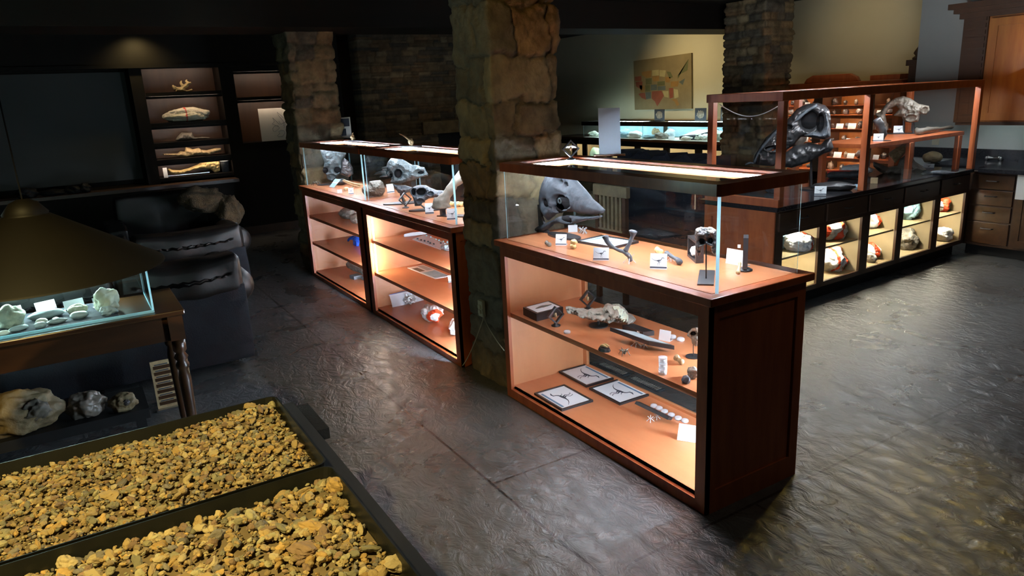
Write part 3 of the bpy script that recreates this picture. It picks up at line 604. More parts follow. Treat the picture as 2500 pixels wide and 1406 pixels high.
o = MB().box(q.x, q.x+.3, 5.222, 5.226, q2.z, q.z).build('notice', 'paper'); tag(o, 'blank white paper notice hanging on the kitchen drawers at the edge of view', 'notice')
# ---------------------------------------------------------------- hutch with lit shelves
hu = thing('hutch', 'tall orange wood hutch with lit shelves of fossils, behind the long glass case', 'hutch', (-3.73, 6.2, 0))
HX0, HX1, HY = -4.56, -2.90, 6.0
hz = [1.37, 1.268, 1.103, .937, .759, .60]
MB().box(HX0, HX1, 6.375, 6.395, 0, 1.62).build('back_panel', 'honey', hu)
for x, w_ in ((HX0, .07), (HX1-.07, .07), (-3.98, .12), (-3.28, .09)): MB().box(x, x+w_, HY, 6.375, 0, 1.60).build('upright', 'walnut2' if w_ > .08 else 'cherry', hu)
for z in (1.372, 1.262, 1.10, .935, .757, .60): MB().box(HX0+.07, HX1-.07, HY+.01, 6.375, z-.018, z).build('shelf', 'cherry', hu)
MB().box(HX0-.04, HX1+.04, HY-.05, 6.38, 1.56, 1.645).build('cornice', 'cherry', hu, bevel=.01); MB().box(HX0, HX1, HY, 6.375, 0, .58).build('lower_cabinet', 'walnut2', hu)
c_ = MB(); c_.prism([(-4.12, 1.645), (-3.38, 1.645), (-3.42, 1.70), (-3.5, 1.735), (-4.0, 1.735), (-4.08, 1.70)], (0, HY-.03, 0), (1, 0, 0), (0, 0, 1), (0, 1, 0), .05); c_.build('crest', 'cherry', hu, bevel=.008)
MB().box(-3.3, -2.95, HY+.05, HY+.3, 1.645, 1.70).build('crest_block', 'cherry', hu)
for z in (1.54, 1.35, 1.24, 1.08, .915, .737):
    for (a, b_) in ((HX0+.12, -4.05), (-3.80, -3.35), (-3.14, -3.02)): MB().box(a, b_, HY+.034, HY+.038, z-.006, z-.002).build('led_or_fill_strip', 'ledw', hu); MB().box(a-.05, b_+.05, HY+.012, HY+.028, z-.016, z+.004).build('light_valance', 'cherry', hu)
fin = thing('clock_case', 'slim dark case with a turned finial, rising beside the lit hutch', 'clock case', (-2.83, 6.1, 0))
MB().box(-2.83, -2.73, 6.0, 6.38, 0, 1.78).build('case_body', 'walnut2', fin); MB().box(-2.85, -2.70, 5.97, 6.39, 1.78, 1.84).build('cornice', 'walnut2', fin); MB().lathe([(.05, 0), (.055, .02), (.025, .04), (.045, .07), (.03, .10), (.008, .13), (.004, .15)], (-2.80, 6.1, 1.84), 12).build('finial', 'walnut2', fin, smooth=True)
# ---------------------------------------------------------------- far display under the map
bgc = thing('wall_cabinet', 'long black cabinet with lit cubbies running below the map', 'cabinet', (-6.8, 6.1, 0))
MB().box(-9.3, -5.0, 5.76, 6.39, .885, .92).build('countertop', 'walnut2', bgc)
g_ = MB(); g_.box(-9.3, -5.0, 5.80, 5.82, .80, .885); g_.box(-9.3, -5.0, 5.80, 5.82, 0, .30)
for x in (-9.3, -8.72, -8.42, -7.75, -7.05, -6.40, -5.75, -5.15): g_.box(x, x+.13, 5.80, 5.82, .3, .8)
g_.build('face_frame', 'walnut', bgc)
g_ = MB(); g_.box(-9.3, -5.0, 6.2, 6.22, 0, .885); g_.box(-9.3, -5.0, 5.82, 6.2, .28, .30); g_.box(-9.3, -5.0, 5.82, 6.2, .86, .88)
g_.build('cubby_lining', 'maple', bgc)
for x in (-9.1, -8.25, -7.5, -6.8, -6.15, -5.5): MB().box(x, x+.3, 5.86, 5.87, .845, .85).build('led_or_fill_strip', 'ledw', bgc)
for k, (x0, x1, lb) in enumerate(((-8.44, -6.86, 'low acrylic topped case under the map, its far end beside the tall blank sign'), (-6.84, -5.02, 'low acrylic topped case under the map with a tilted box, beside the far stone pillar'))):
    t = thing('tabletop_case', lb, 'display case', ((x0+x1)/2, 6.05, .92), group='low display cases under the map')
    glassbox('glass2', t, x0+.03, x1-.03, 5.83, 6.30, .9215, 1.12); canopy(t, x0, x1, 5.80, 6.33, 1.12, 1.184, 'walnut', .06, 'fb', 'ledf')
    MB().box(x0+.03, x1-.03, 5.83, 6.30, .92, .9215).build('deck_panel', 'paper', t); MB().box(x0+.04, x1-.04, 6.27, 6.28, .93, 1.11).build('back_liner', 'bluer', t)
# ---------------------------------------------------------------- left wall fittings
sc = MB().box(-8.93, -8.90, -3.28, -1.09, .86, 2.21).build('projection_screen', 'screen'); tag(sc, 'wide dull grey projection screen recessed in the dark wall', 'screen')
shelf_z = [1.932, 1.558, 1.313, 1.10, .868]
bk = thing('bookcase', 'built-in bookcase of five lit shelves holding fossils in the dark wall', 'bookcase', (-8.7, -.475, .80))
MB().box(-8.945, -8.93, -.93, -.02, .80, 2.25).build('back_panel', 'walnut2', bk)
for z in shelf_z: MB().box(-8.93, -8.50, -.928, -.022, z-.045, z).build('shelf', 'walnut', bk)
for z in (2.248, 1.885, 1.511, 1.266, 1.053): MB().box(-8.545, -8.540, -.88, -.07, z-.006, z-.002).build('led_or_fill_strip', 'ledt', bk); MB().box(-8.53, -8.51, -.928, -.022, z-.028, z+.001).build('light_valance', 'walnut', bk)
nc = thing('picture_niche', 'lit wall niche with one shelf, a skull drawing standing in it', 'niche', (-8.7, .6, 1.235))
MB().box(-8.945, -8.93, .157, 1.05, 1.235, 2.16).build('back_panel', 'walnut2', nc); MB().box(-8.93, -8.50, .157, 1.048, 1.79, 1.83).build('shelf', 'walnut', nc)
for z in (2.158, 1.788): MB().box(-8.545, -8.540, .2, 1.0, z-.006, z-.002).build('led_or_fill_strip', M['ledt'], nc); MB().box(-8.53, -8.51, .157, 1.048, z-.028, z+.001).build('light_valance', 'walnut', nc)
# ================================================================ leather seats
def cushion(mb, x0, x1, y0, y1, z0, z1, r=.06, sag=0, n=9, wob=.01, seed=0):
    """a stuffed block with round edges"""
    v, f = ICO[4]; c = Vector(((x0+x1)/2, (y0+y1)/2, (z0+z1)/2)); h = Vector(((x1-x0)/2, (y1-y0)/2, (z1-z0)/2)); out = []
    for p in v:
        m_ = max(abs(p.x), abs(p.y), abs(p.z)); q = p/m_; e = p*1.0
        q = Vector(tuple(max(min(q[i], 1-r/h[i]), -1+r/h[i])*h[i] for i in range(3))); q += e*r
        if q.z > 0: q.z -= sag*(1-min(1, abs(q.y)/h.y)**2)
        q += e*wob*noise.noise(q*6+Vector((seed, 0, 0))); out.append(c+q)
    mb.add(out, f); return mb
def sofa(label, xb, yr, yl, top, group, armout=.0, deep=.95):
    t = thing('leather_sofa', label, 'sofa', (xb-deep/2, (yr+yl)/2, 0), group=group)
    mb = MB(); cushion(mb, xb-.20, xb, yl+.14, yr-.01, .05, top-.22, .03, 0); mb.build('back_panel', 'leatherb', t, smooth=True)
    mb = MB(); n = max(1, round((yr-yl)/.85)); w_ = (yr-yl-.02)/n
    for i in range(n): cushion(mb, xb-.30, xb+.015, yl+.01+i*w_, yl+.01+(i+1)*w_-.01, top-.30, top, .09, .05, wob=.018, seed=i*3)
    mb.build('back_cushion', 'leather', t, smooth=True)
    mb = MB(); cushion(mb, xb-deep, xb-.18, yl+.1, yr-.08, .12, .44, .07, 0, wob=.03); mb.build('seat', 'leather', t, smooth=True)
    for y, s in ((yr, 1), (yl, -1)):
        mb = MB(); yy = y-.10*s; cushion(mb, xb-deep, xb-.13, min(yy-.09, yy+.09), max(yy-.09, yy+.09), .04, .48, .05, 0)
        mb.tube([(xb-deep-.01, yy+.05*s, .52), (xb-deep+.02, yy+.05*s, .52), (xb-.20, yy+.05*s, .52), (xb-.14, yy+.05*s, .52)], [.09, .125, .125, .09], 20); mb.build('arm', 'leather', t, smooth=True)
    return t
sofa('long dark leather sofa with its back to the console table', -3.05, -1.04, -3.3, .80, 'dark leather sofas seen from behind')
sofa('second dark leather sofa, farther from the console table', -4.88, -.66, -2.5, .72, 'dark leather sofas seen from behind', deep=.78)
t = thing('leather_armchair', 'dark leather armchair standing past both sofas with a brown fur throw', 'armchair', (-6.3, -1.1, 0))
mb = MB(); cushion(mb, -6.75, -5.9, -1.55, -.62, .0, .46, .05); mb.build('seat', 'leather', t, smooth=True)
mb = MB(); cushion(mb, -6.9, -6.65, -1.6, -.60, .1, .88, .1); mb.build('backrest', 'leather', t, smooth=True)
for y in (-1.62, -.62): mb = MB(); cushion(mb, -6.8, -5.85, y-.1, y+.1, .0, .64, .05); mb.build('arm', 'leather', t, smooth=True)
o = MB(); blob(o, (-6.2, -.80, .80), (.26, .22, .13), .35, 1.5, 3, 5, rotz(.4)); blob(o, (-6.0, -.58, .66), (.16, .12, .18), .3, 1.6, 3, 6); o = o.build('fur_throw', 'fur', smooth=True); tag(o, 'brown fur throw heaped on the leather armchair', 'throw')
o = MB(); pts = []
for i in range(0, 25):
    y = -4.15 + i*0
cs = MB(); n = 26; tops = [.90+.03*math.sin(i*1.1)+.02*math.sin(i*2.3+1)-.0018*i for i in range(n)]
xs_ = np.linspace(-5.75, -4.15, n); vs = []
for i in range(n):
    vs += [(xs_[i], 4.35, 0), (xs_[i], 4.36, tops[i]-.03), (xs_[i], 4.40, tops[i]), (xs_[i], 4.75, tops[i]-.02), (xs_[i], 4.8, 0)]
fs = [(i*5+j, i*5+(j+1) % 5, (i+1)*5+(j+1) % 5, (i+1)*5+j) for i in range(n-1) for j in range(5)]+[(0, 4, 3, 2, 1), tuple((n-1)*5+j for j in range(5))]
cs.add(vs, fs); o = cs.build('covered_couch', 'cloth', smooth=False); tag(o, 'low couch under a dark blue cloth in front of the wall cabinet', 'couch')

# slat backed chair glimpsed through the near case glass
p = Y(1464, 450, 1.7); x = p.x; zt = p.z; t = thing('slat_back_chair', 'wooden slat backed chair seen through the near display case glass', 'chair', (x, 1.9, 0))
MB().box(x-.10, x+.30, 1.72, 2.10, .42, .46).build('seat', 'walnut2', t, bevel=.008)
for (a, b_) in ((x-.08, 1.71), (x+.26, 1.71)): MB().box(a, a+.04, b_, b_+.035, 0, zt-.02).build('leg', 'walnut2', t)
for (a, b_) in ((x-.08, 2.06), (x+.26, 2.06)): MB().box(a, a+.04, b_, b_+.035, 0, .42).build('leg', 'walnut2', t)
MB().box(x-.10, x+.32, 1.705, 1.745, zt-.09, zt).build('top_rail', 'geode', t, bevel=.006); MB().box(x-.04, x+.26, 1.71, 1.74, .56, .60).build('lower_rail', 'geode', t)
for i in range(6): MB().box(x-.03+i*.05, x-.005+i*.05, 1.715, 1.735, .60, zt-.09).build('slat', 'geode', t)

mb = MB(); pts = []
for i in range(13): u = i/12; pts.append(isl_xy(-.62+.56*u, .10, CT+HI-.075-.09*math.sin(u*math.pi)))
bone(mb, pts, [.0035]*13, 6, 0, steps=2); tag(mb.build('power_cord', 'white', smooth=True), 'white cord sagging across the near end of the timber framed case', 'cord')
# ================================================================ small things: makers
DINO_ = [(0, .45), (.25, .52), (.40, .60), (.36, .78), (.28, .82), (.30, .88), (.44, .90), (.48, .80), (.50, .62), (.60, .55), (.80, .52), (1, .66), (.82, .44), (.66, .40), (.62, .26), (.72, .10), (.62, .08), (.52, .28), (.42, .30), (.38, .10), (.28, .08), (.34, .34), (.2, .40)]
def ribbon(pts, ws):
    L_, R_ = [], []; n = len(pts)
    for i, (x, y) in enumerate(pts):
        a = pts[max(i-1, 0)]; b = pts[min(i+1, n-1)]; dx, dy = b[0]-a[0], b[1]-a[1]; l = math.hypot(dx, dy) or 1; w = ws[i]; L_.append((x-dy/l*w, y+dx/l*w)); R_.append((x+dy/l*w, y-dx/l*w))
    return [(L_[i], L_[i+1], R_[i+1], R_[i]) for i in range(n-1)]
def skeleton(kind=0):
    """side view of a striding dinosaur skeleton as tapered strips, unit box"""
    s = []; tail = [(0, .74), (.12, .60), (.24, .52), (.38, .50)]; 
    s += ribbon(tail, [.004, .010, .016, .030]); s += ribbon([(.38, .50), (.52, .52), (.64, .55)], [.035, .060, .035]); s += ribbon([(.64, .55), (.70, .64), (.72, .74)], [.030, .020, .016]); s += ribbon([(.70, .74), (.80, .76), (.90, .71)], [.022, .032, .010])
    for off in (0, .07): s += ribbon([(.45+off, .48), (.52+off, .34), (.44+off*1.4, .22), (.48+off*1.6, .08), (.54+off*1.6, .07)], [.030, .016, .010, .009, .006])
    s += ribbon([(.62, .50), (.66, .40), (.72, .38)], [.014, .008, .006])
    if kind: s = [tuple((1-x*.9-.05, y) for x, y in q) for q in s]
    return s
SKEL = skeleton()
def frame_az(p, turn=0):
    d = CAM-np.array(p, float); a = math.atan2(d[1], d[0])+turn; return a     # azimuth a thing at p must face to look at the camera
def card(p, w_, h_, label, turn=0., lean=.25, pic=True, mt='white', group=None, name='label_card', foot=True, band=True, cat='label card'):
    a = frame_az(p, turn); p = Vector(p); nr = Vector((math.cos(a), math.sin(a), 0)); ex = Vector((-nr.y, nr.x, 0)); ey = Vector((0, 0, math.cos(lean)))-nr*math.sin(lean); en = ex.cross(ey)
    t = thing(name, label, cat, p, group=group)
    MB().prism([(-w_/2, 0), (w_/2, 0), (w_/2, h_), (-w_/2, h_)], p-en*.002, ex, ey, en, .002).build('card_face', mt, t)
    if pic:
        k = min(w_, h_)*.72; m_ = MB(); [m_.prism([(-k*.65+q[0]*k*1.3, h_*.54-k*.5+q[1]*k) for q in sg], p, ex, ey, en, .0006) for sg in SKEL]; m_.build('dinosaur_silhouette', 'ink', t)
    if band: MB().prism([(-w_/2, .004), (w_/2, .004), (w_/2, h_*.16), (-w_/2, h_*.16)], p, ex, ey, en, .0005).build('printed_band', 'ink', t)
    if foot: MB().prism([(-w_/2, 0), (w_/2, 0), (w_/2, .003), (-w_/2, .003)], p-nr*.002, ex, Vector((0, 0, 1)), -nr, .03).build('card_foot', 'clear', t)
    return t
def solo(mb, name, mt, label, cat, group=None, smooth=True, **k):
    return tag(mb.build(name, mt, smooth=smooth, **k), label, cat, group)
def lump(name, mt, c, r, label, cat, seed=1, amp=.3, sub=3, rot=0, flat=.8, freq=1.6, group=None):
    mb = MB(); c = Vector(c); z0 = c.z; c = Vector((c.x, c.y, z0+r[2]*flat)); blob(mb, c, r, amp, freq, sub, seed, rotz(rot), flat=flat)
    return solo(mb, name, mt, label, cat, group)
def ellipse_base(root, p, rx, ry, th=.010, nm='stand_base', mt='black', rot=0):
    mb = MB(); n = 36; p = Vector(p); R = rotz(rot)
    mb.slab([tuple(p+R @ Vector((rx*math.cos(2*math.pi*i/n), ry*math.sin(2*math.pi*i/n), 0))) for i in range(n)], th); return mb.build(nm, mt, root)
def dents(fr, lst):
    out = []
    for (a, b_, ra, rb, k) in lst:
        (s0, z0), (s1, z1), (s2, z2) = trace(fr, [(a, b_), (a+ra, b_), (a, b_+rb)]); out.append((s0, z0, abs(s1-s0)+1e-4, abs(z2-z0)+1e-4, k))
    return out
def cdents(x0, y0, s, lst): return [(x0+a/s, y0+b_/s, ra/s, rb/s, k) for a, b_, ra, rb, k in lst]
def floating_frame(p, size, label, turn=0.5, tilt=.785, group=None):
    p = Vector(p); a = frame_az(p, turn); nr = Vector((math.cos(a), math.sin(a), 0)); ex = Vector((-nr.y, nr.x, 0)); t = thing('floating_frame', label, 'display frame', p, group=group)
    MB().lathe([(.0, 0), (size*.36, 0), (size*.36, size*.07), (size*.2, size*.12), (size*.16, size*.2), (.0, size*.2)], p, 20).build('stand_base', 'black', t, smooth=True)
    c = p+Vector((0, 0, size*.16+size*.5*(math.sin(tilt)+math.cos(tilt)))); mb = MB(); s = size/2; k = size*.10; ct, st = math.cos(tilt), math.sin(tilt)
    e1 = ex*ct+Vector((0, 0, st)); e2 = -ex*st+Vector((0, 0, ct))
    for (x0, x1, y0, y1) in ((-s, s, -s, -s+k), (-s, s, s-k, s), (-s, -s+k, -s+k, s-k), (s-k, s, -s+k, s-k)):
        mb.prism([(x0, y0), (x1, y0), (x1, y1), (x0, y1)], c-nr*size*.14, e1, e2, nr, size*.28)
    mb.build('frame', 'black', t); m2 = MB(); blob(m2, c, (size*.14, size*.1, size*.2), .3, 2, 2, 3); m2.build('specimen', 'bonetan', t, smooth=True)
    m3 = MB(); m3.prism([(-s+k, -s+k), (s-k, -s+k), (s-k, s-k), (-s+k, s-k)], c, e1, e2, nr, .0004); m3.build('membrane', 'glass2', t)
    return t
def dome(p, r, label, group=None, spec='bonetan'):
    t = thing('specimen_dome', label, 'specimen case', p, group=group); p = Vector(p)
    MB().lathe([(0, 0), (r*.95, 0), (r, r*.15), (r, r*.5), (r*.85, r*.72), (r*.5, r*.86), (0, r*.9)], p, 18).build('dome_cover', 'clear', t, smooth=True)
    MB().lathe([(0, .0015), (r*.8, .0015), (r*.8, r*.25), (0, r*.25)], p, 16).build('white_pad', 'white', t); m_ = MB(); blob(m_, p+Vector((0, 0, r*.36)), (r*.42, r*.2, r*.13), .3, 2, 1, 2); m_.build('fossil_chip', spec, t)
    return t
def upright(name, label, cat, fr, outline, T, mt, dent=(), holes=(), group=None, N=70, part=None, root=None, seed=0, w=None, nz=.18):
    dd = dents(fr, dent); deep = [d for d in dd if d[4] >= .84]; dd = [d for d in dd if d[4] < .84]; hl = [trace(fr, h) for h in holes]
    for (cx, cz, rx, rz, k) in deep: hl.append([(cx+rx*.92*math.cos(a*.3927), cz+rz*.92*math.sin(a*.3927)) for a in range(16)]); dd.append((cx, cz, rx*1.02, rz*1.02, .2))
    mb = MB(); inflate(mb, trace(fr, outline), fr, T, w, N, dd, hl, nz=nz, seed=seed)
    if deep:
        mt = [mt, 'painted_dark']
        for (cx, cz, rx, rz, k) in deep: mb.prism([(cx+rx*1.12*math.cos(a*.3927), cz+rz*1.12*math.sin(a*.3927)) for a in range(16)], fr[0]-fr[2]*.002, fr[1], (0, 0, 1), fr[2], .003, 1)  # dark disc painted across each socket in place of inner shade
    if root is not None: return mb.build(part, mt, root, smooth=True)
    return solo(mb, name, mt, label, cat, group)
def quad3(pts, z): return [Z(a, b_, z) for a, b_ in pts]
def framed_print(px, z, label, th=.012, name='framed_print', bord=.085, group=None, banner=True, up=True):
    P = quad3(px, z); A, B_, C_, D_ = P; c = sum(P, Vector())/4; ex = ((B_-A)+(C_-D_))/2; ey = ((D_-A)+(C_-B_))/2; lx, ly = ex.length, ey.length
    ex.normalize(); ey = (ey-ex*ey.dot(ex)).normalized(); n = Vector((0, 0, 1))
    if ex.cross(ey).z < 0: ey = -ey
    t = thing(name, label, 'framed print', c, group=group); k = .011; a, b_ = lx/2, ly/2; fr = MB()
    for (x0, x1, y0, y1) in ((-a, a, -b_, -b_+k), (-a, a, b_-k, b_), (-a, -a+k, -b_+k, b_-k), (a-k, a, -b_+k, b_-k)): fr.prism([(x0, y0), (x1, y0), (x1, y1), (x0, y1)], c, ex, ey, n, th)
    fr.build('frame', 'black', t); MB().prism([(-a+k, -b_+k), (a-k, -b_+k), (a-k, b_-k), (-a+k, b_-k)], c, ex, ey, n, th*.6).build('sheet', 'white', t)
    o = c+n*th*.6; W_ = 2*(a-k); H_ = 2*(b_-k); s = -1 if not up else 1
    m_ = MB(); [m_.prism([((q[0]-.5)*W_*.8*s, (q[1]-.5)*H_*.8*s) for q in sg], o, ex, ey, n, .0006) for sg in SKEL]; m_.build('skeleton_drawing', 'ink', t)
    if banner: MB().prism([(-W_*.42, s*H_*.36), (W_*.42, s*H_*.36), (W_*.42, s*H_*.43), (-W_*.42, s*H_*.43)][::s], o, ex, ey, n, .0006).build('title_bar', 'navy', t)
    return t
def clear_feet(root, p, r=.012):
    mb = MB(); p = Vector(p)
    for dx, dy in ((-1, -1), (1, -1), (-1, 1), (1, 1)): mb.tube([p+Vector((dx*r*1.2, dy*r*1.2, 0)), p+Vector((dx*r*.2, dy*r*.2, r*1.5)), p+Vector((dx*r*.9, dy*r*.9, r*2.4))], .002, 6)
    mb.build('clear_stand', 'clear', root)
A_ = (1190, 340, 3.905); B_ = (1220, 680, 4.687); C_ = (1220, 860, 3.7); D_ = (720, 270, 4.686); E_ = (720, 470, 3.27); K_ = (1740, 170, 4.687); L_ = (2020, 190, 4.848); N1 = (760, 350, 9.375); N2 = (900, 370, 7.8125); Q_ = (960, 550, 9.375); G_ = (1880, 440, 4.63); H_ = (320, 150, 4.6875); J_ = (0, 700, 4.394)
def px(c, a, b_): return (c[0]+a/c[2], c[1]+b_/c[2])
T0 = HM+.0015
# ================================================================ near case, upper deck
p = Z(*px(A_, 730, 930), T0); fr = vplane(p, 0)
t = thing('mounted_skull', 'tall crested grey skull with a pointed beak on a black oval stand', 'skull', p)
upright('', '', '', fr, crop(*A_, [(600, 300), (690, 285), (790, 310), (850, 395), (930, 480), (1000, 570), (1060, 620), (1113, 672), (1105, 705), (1000, 718), (930, 715), (870, 706), (830, 690), (780, 690), (720, 690), (660, 712), (620, 745), (585, 775), (560, 745), (530, 700), (512, 650), (503, 590), (508, 500), (530, 420), (560, 355)]), .038, 'boneskull', root=t, part='skull', N=110, w=.09,
        dent=cdents(*A_, [(725, 600, 78, 72, .93), (690, 655, 40, 42, .9), (565, 605, 30, 42, .85), (800, 600, 40, 52, .55), (725, 400, 16, 12, .9), (770, 430, 20, 16, .9), (600, 640, 45, 14, .5)]), nz=.05, seed=3)
mb = MB(); rc = trace(fr, [px(A_, 700, 585)])[0]; cc_ = Vector(p)+Vector((rc[0], -.006, rc[1]))
for k in range(11): a = k*2*math.pi/11; mb.obox(cc_+Vector((math.cos(a)*.0125, -.002, math.sin(a)*.0125)), .0055, .004, .0065, Matrix.Rotation(-a+math.pi/2, 3, 'Y'))
mb.build('eye_ring', 'boneblue', t)
upright('', '', '', fr, crop(*A_, [(610, 775), (680, 738), (760, 722), (850, 730), (930, 735), (1000, 735), (1100, 722), (1090, 745), (1030, 760), (950, 768), (880, 790), (820, 808), (740, 812), (690, 800), (640, 805), (590, 850), (540, 875), (450, 882), (480, 830), (550, 800)]), .026, 'boneskull', root=t, part='lower_jaw', N=90, w=.035, dent=cdents(*A_, [(765, 765, 62, 24, .9)]), seed=4)
mb = MB(); sp = trace(fr, crop(*A_, [(488, 622), (506, 622), (525, 740), (560, 840), (606, 915), (505, 938)])); mb.prism(sp, Vector(p)+Vector((0, .006, 0)), (1, 0, 0), (0, 0, 1), (0, -1, 0), .014); mb.build('support', 'black', t)
ellipse_base(t, p, .135, .055, .010)
card(Z(*px(A_, 815, 885), T0), .052, .040, 'blank pale card tucked behind the crested skull stand', pic=False, band=False, lean=.15)
mb = MB(); q = Z(*px(A_, 910, 895), T0)
for i in range(7): a = i*.9; mb.tube([q+Vector((math.cos(a)*.03, math.sin(a)*.02, .0)), q+Vector((math.cos(a+1)*.015, math.sin(a+1)*.01, .02)), q+Vector((math.cos(a+.4)*.028, math.sin(a+.4)*.02, .032))], .0028, 6)
solo(mb, 'clear_holder', 'clear', 'cluster of clear plastic holders behind the crested skull stand', 'holder')
mb = MB(); q = Z(*px(A_, 578, 1015), T0); bone(mb, [q+Vector((-.03, .01, .012)), q+Vector((0, .0, .010)), q+Vector((.028, -.008, .011))], [.013, .007, .012], nz=.4); solo(mb, 'small_vertebra', 'bonetaupe', 'small brown spool shaped vertebra at the front of the near case', 'fossil bone')
card(Z(*px(A_, 700, 1012), T0), .057, .058, 'silhouette card between the brown vertebra and the yellow knuckle bone', turn=-.25)
mb = MB(); q = Z(*px(A_, 820, 1045), T0); blob(mb, q+Vector((0, 0, .014)), (.019, .014, .015), .25, 2, 2, 3); blob(mb, q+Vector((0, .004, .034)), (.022, .015, .014), .25, 2, 2, 4); solo(mb, 'knuckle_bone', 'boneyel', 'pale yellow knuckle bone right of the first silhouette card', 'fossil bone')
framed_print(crop(*A_, [(865, 985), (1080, 930), (1450, 990), (1180, 1050)]), T0, 'blue framed print lying under the forked bone on the upper deck')
# forked bone
q = Z(*px(A_, 1355, 1178), T0); fr = vplane(q)
t = thing('forked_bone', 'grey Y shaped fossil bone upright on a clear stand', 'fossil bone', q)
def P3(fr, c, a, b_): s, z = trace(fr, [px(c, a, b_)])[0]; return Vector(fr[0])+Vector(fr[1])*s+Vector((0, 0, z))
mb = MB(); bone(mb, [P3(fr, A_, 1125, 915), P3(fr, A_, 1150, 985), P3(fr, A_, 1225, 1045), P3(fr, A_, 1300, 1075), P3(fr, A_, 1350, 1115), P3(fr, A_, 1368, 1165)], [.016, .010, .0065, .010, .010, .011], 12, .3)
bone(mb, [P3(fr, A_, 1395, 868), P3(fr, A_, 1378, 935), P3(fr, A_, 1345, 1010), P3(fr, A_, 1310, 1070)], [.020, .009, .009, .012], 12, .3); mb.build('bone', 'bonegrey', t, smooth=True); clear_feet(t, q, .017)
card(Z(*px(A_, 1082, 1155), T0), .072, .060, 'silhouette card in front of the forked bone', turn=-.15)
card(Z(*px(A_, 1628, 1238), T0), .072, .068, 'long necked silhouette card in front of the clear bone stands', turn=-.15)
t = thing('limb_bone', 'pale vertebra and dark limb bone laid on small clear legs', 'fossil bone', Z(*px(A_, 1700, 1150), T0)); q = Z(*px(A_, 1635, 1120), T0)
mb = MB(); bone(mb, [q+Vector((-.035, .02, .026)), q+Vector((0, 0, .028)), q+Vector((.03, -.02, .026))], [.016, .012, .017], nz=.3); mb.build('pale_vertebra', 'boneyel', t, smooth=True)
mb = MB(); a = Z(*px(A_, 1700, 1135), T0); b2 = Z(*px(A_, 1845, 1205), T0); bone(mb, [a+Vector((0, 0, .026)), a.lerp(b2, .5)+Vector((0, 0, .022)), b2+Vector((0, 0, .016))], [.013, .008, .015], nz=.4); mb.build('dark_bone', 'bonegrey', t, smooth=True); clear_feet(t, a.lerp(b2, .35), .009); clear_feet(t, q, .010)
# skull on a rod
q = Z(*px(A_, 2085, 1340), T0); fr = vplane(q); t = thing('mounted_skull', 'small crusty dark skull on a thin black rod and square base', 'skull', q)
mb = MB(); mb.slab([tuple(v) for v in quad3(crop(*A_, [(2000, 1393), (2158, 1396), (2170, 1260), (2022, 1256)]), T0)], .006); mb.build('stand_base', 'black', t)
MB().tube([q, P3(fr, A_, 2085, 1000)], .0028, 8).build('rod', 'black', t)
upright('', '', '', fr, crop(*A_, [(1985, 855), (2030, 838), (2090, 845), (2140, 840), (2180, 865), (2190, 960), (2188, 1060), (2170, 1110), (2140, 1080), (2130, 1020), (2085, 1000), (2045, 1020), (2035, 1080), (2010, 1120), (1985, 1060), (1982, 960), (1975, 900)]), .045, 'bonedark', root=t, part='skull', N=60, dent=cdents(*A_, [(2045, 965, 25, 27, .9), (2128, 960, 24, 27, .9), (2085, 1010, 22, 18, .8)]), seed=6, nz=.3)
upright('', '', '', fr, crop(*A_, [(1985, 855), (2030, 836), (2090, 843), (2140, 838), (2182, 865), (2175, 915), (2120, 900), (2060, 880), (2010, 915), (1982, 905)]), .049, 'rockgrey', root=t, part='skull_crust', N=40, seed=7, nz=.5)
# open box frame with a shell
q = Z(*px(A_, 2040, 1150), T0); t = thing('box_frame', 'open black box frame holding a pale shell, behind the rod mounted skull', 'display frame', q); fr = vplane(Z(*px(A_, 1905, 1112), T0), -.55); dr = Vector(fr[1]); nr = Vector(fr[2]); o = Vector(fr[0]); mb = MB(); W_, Hh_ = .155, .098
for (x0, x1, z0, z1) in ((0, .012, 0, Hh_), (W_-.012, W_, 0, Hh_), (.012, W_-.012, 0, .012), (.012, W_-.012, Hh_-.01, Hh_)): mb.prism([(x0, z0), (x1, z0), (x1, z1), (x0, z1)], o, dr, (0, 0, 1), -nr, .035)
mb.build('frame', 'black', t); mb = MB(); blob(mb, o+dr*.082-nr*.017+Vector((0, 0, .038)), (.030, .014, .024), .25, 2, 2, 8); mb.build('shell', 'whitestone', t, smooth=True)
q = Z(*px((1500, 480, 4.686), 1385, 780), T0); card(q, .105, .066, 'blank white card holder beside the thin upright frame, at the end of the near case', turn=-.65, pic=False, band=False, lean=.12)
q = Z(*px((1500, 480, 4.686), 1492, 845), T0); t = thing('floating_frame', 'thin black upright frame seen edge on, a pale bone hanging on it', 'display frame', q)
MB().lathe([(0, 0), (.031, 0), (.031, .006), (.016, .014), (0, .014)], q, 20).build('stand_base', 'black', t, smooth=True); MB().obox(q+Vector((0, 0, .080)), .020, .075, .132, rotz(frame_az(q)+1.45).to_4x4().to_3x3() if False else rotz(frame_az(q)-1.57+.0)).build('frame', 'black', t)
MB().obox(q+Vector((.0, 0, .110))-Vector((.0, .04, 0)), .012, .001, .014, rotz(frame_az(q)-1.57)).build('tag', 'white', t)
mb = MB(); a = q+Vector((.012, -.045, .045)); bone(mb, [a, a+Vector((.015, -.022, -.02)), a+Vector((.03, -.045, -.036))], [.007, .006, .010], nz=.3); mb.build('bone', 'bonetan', t, smooth=True)
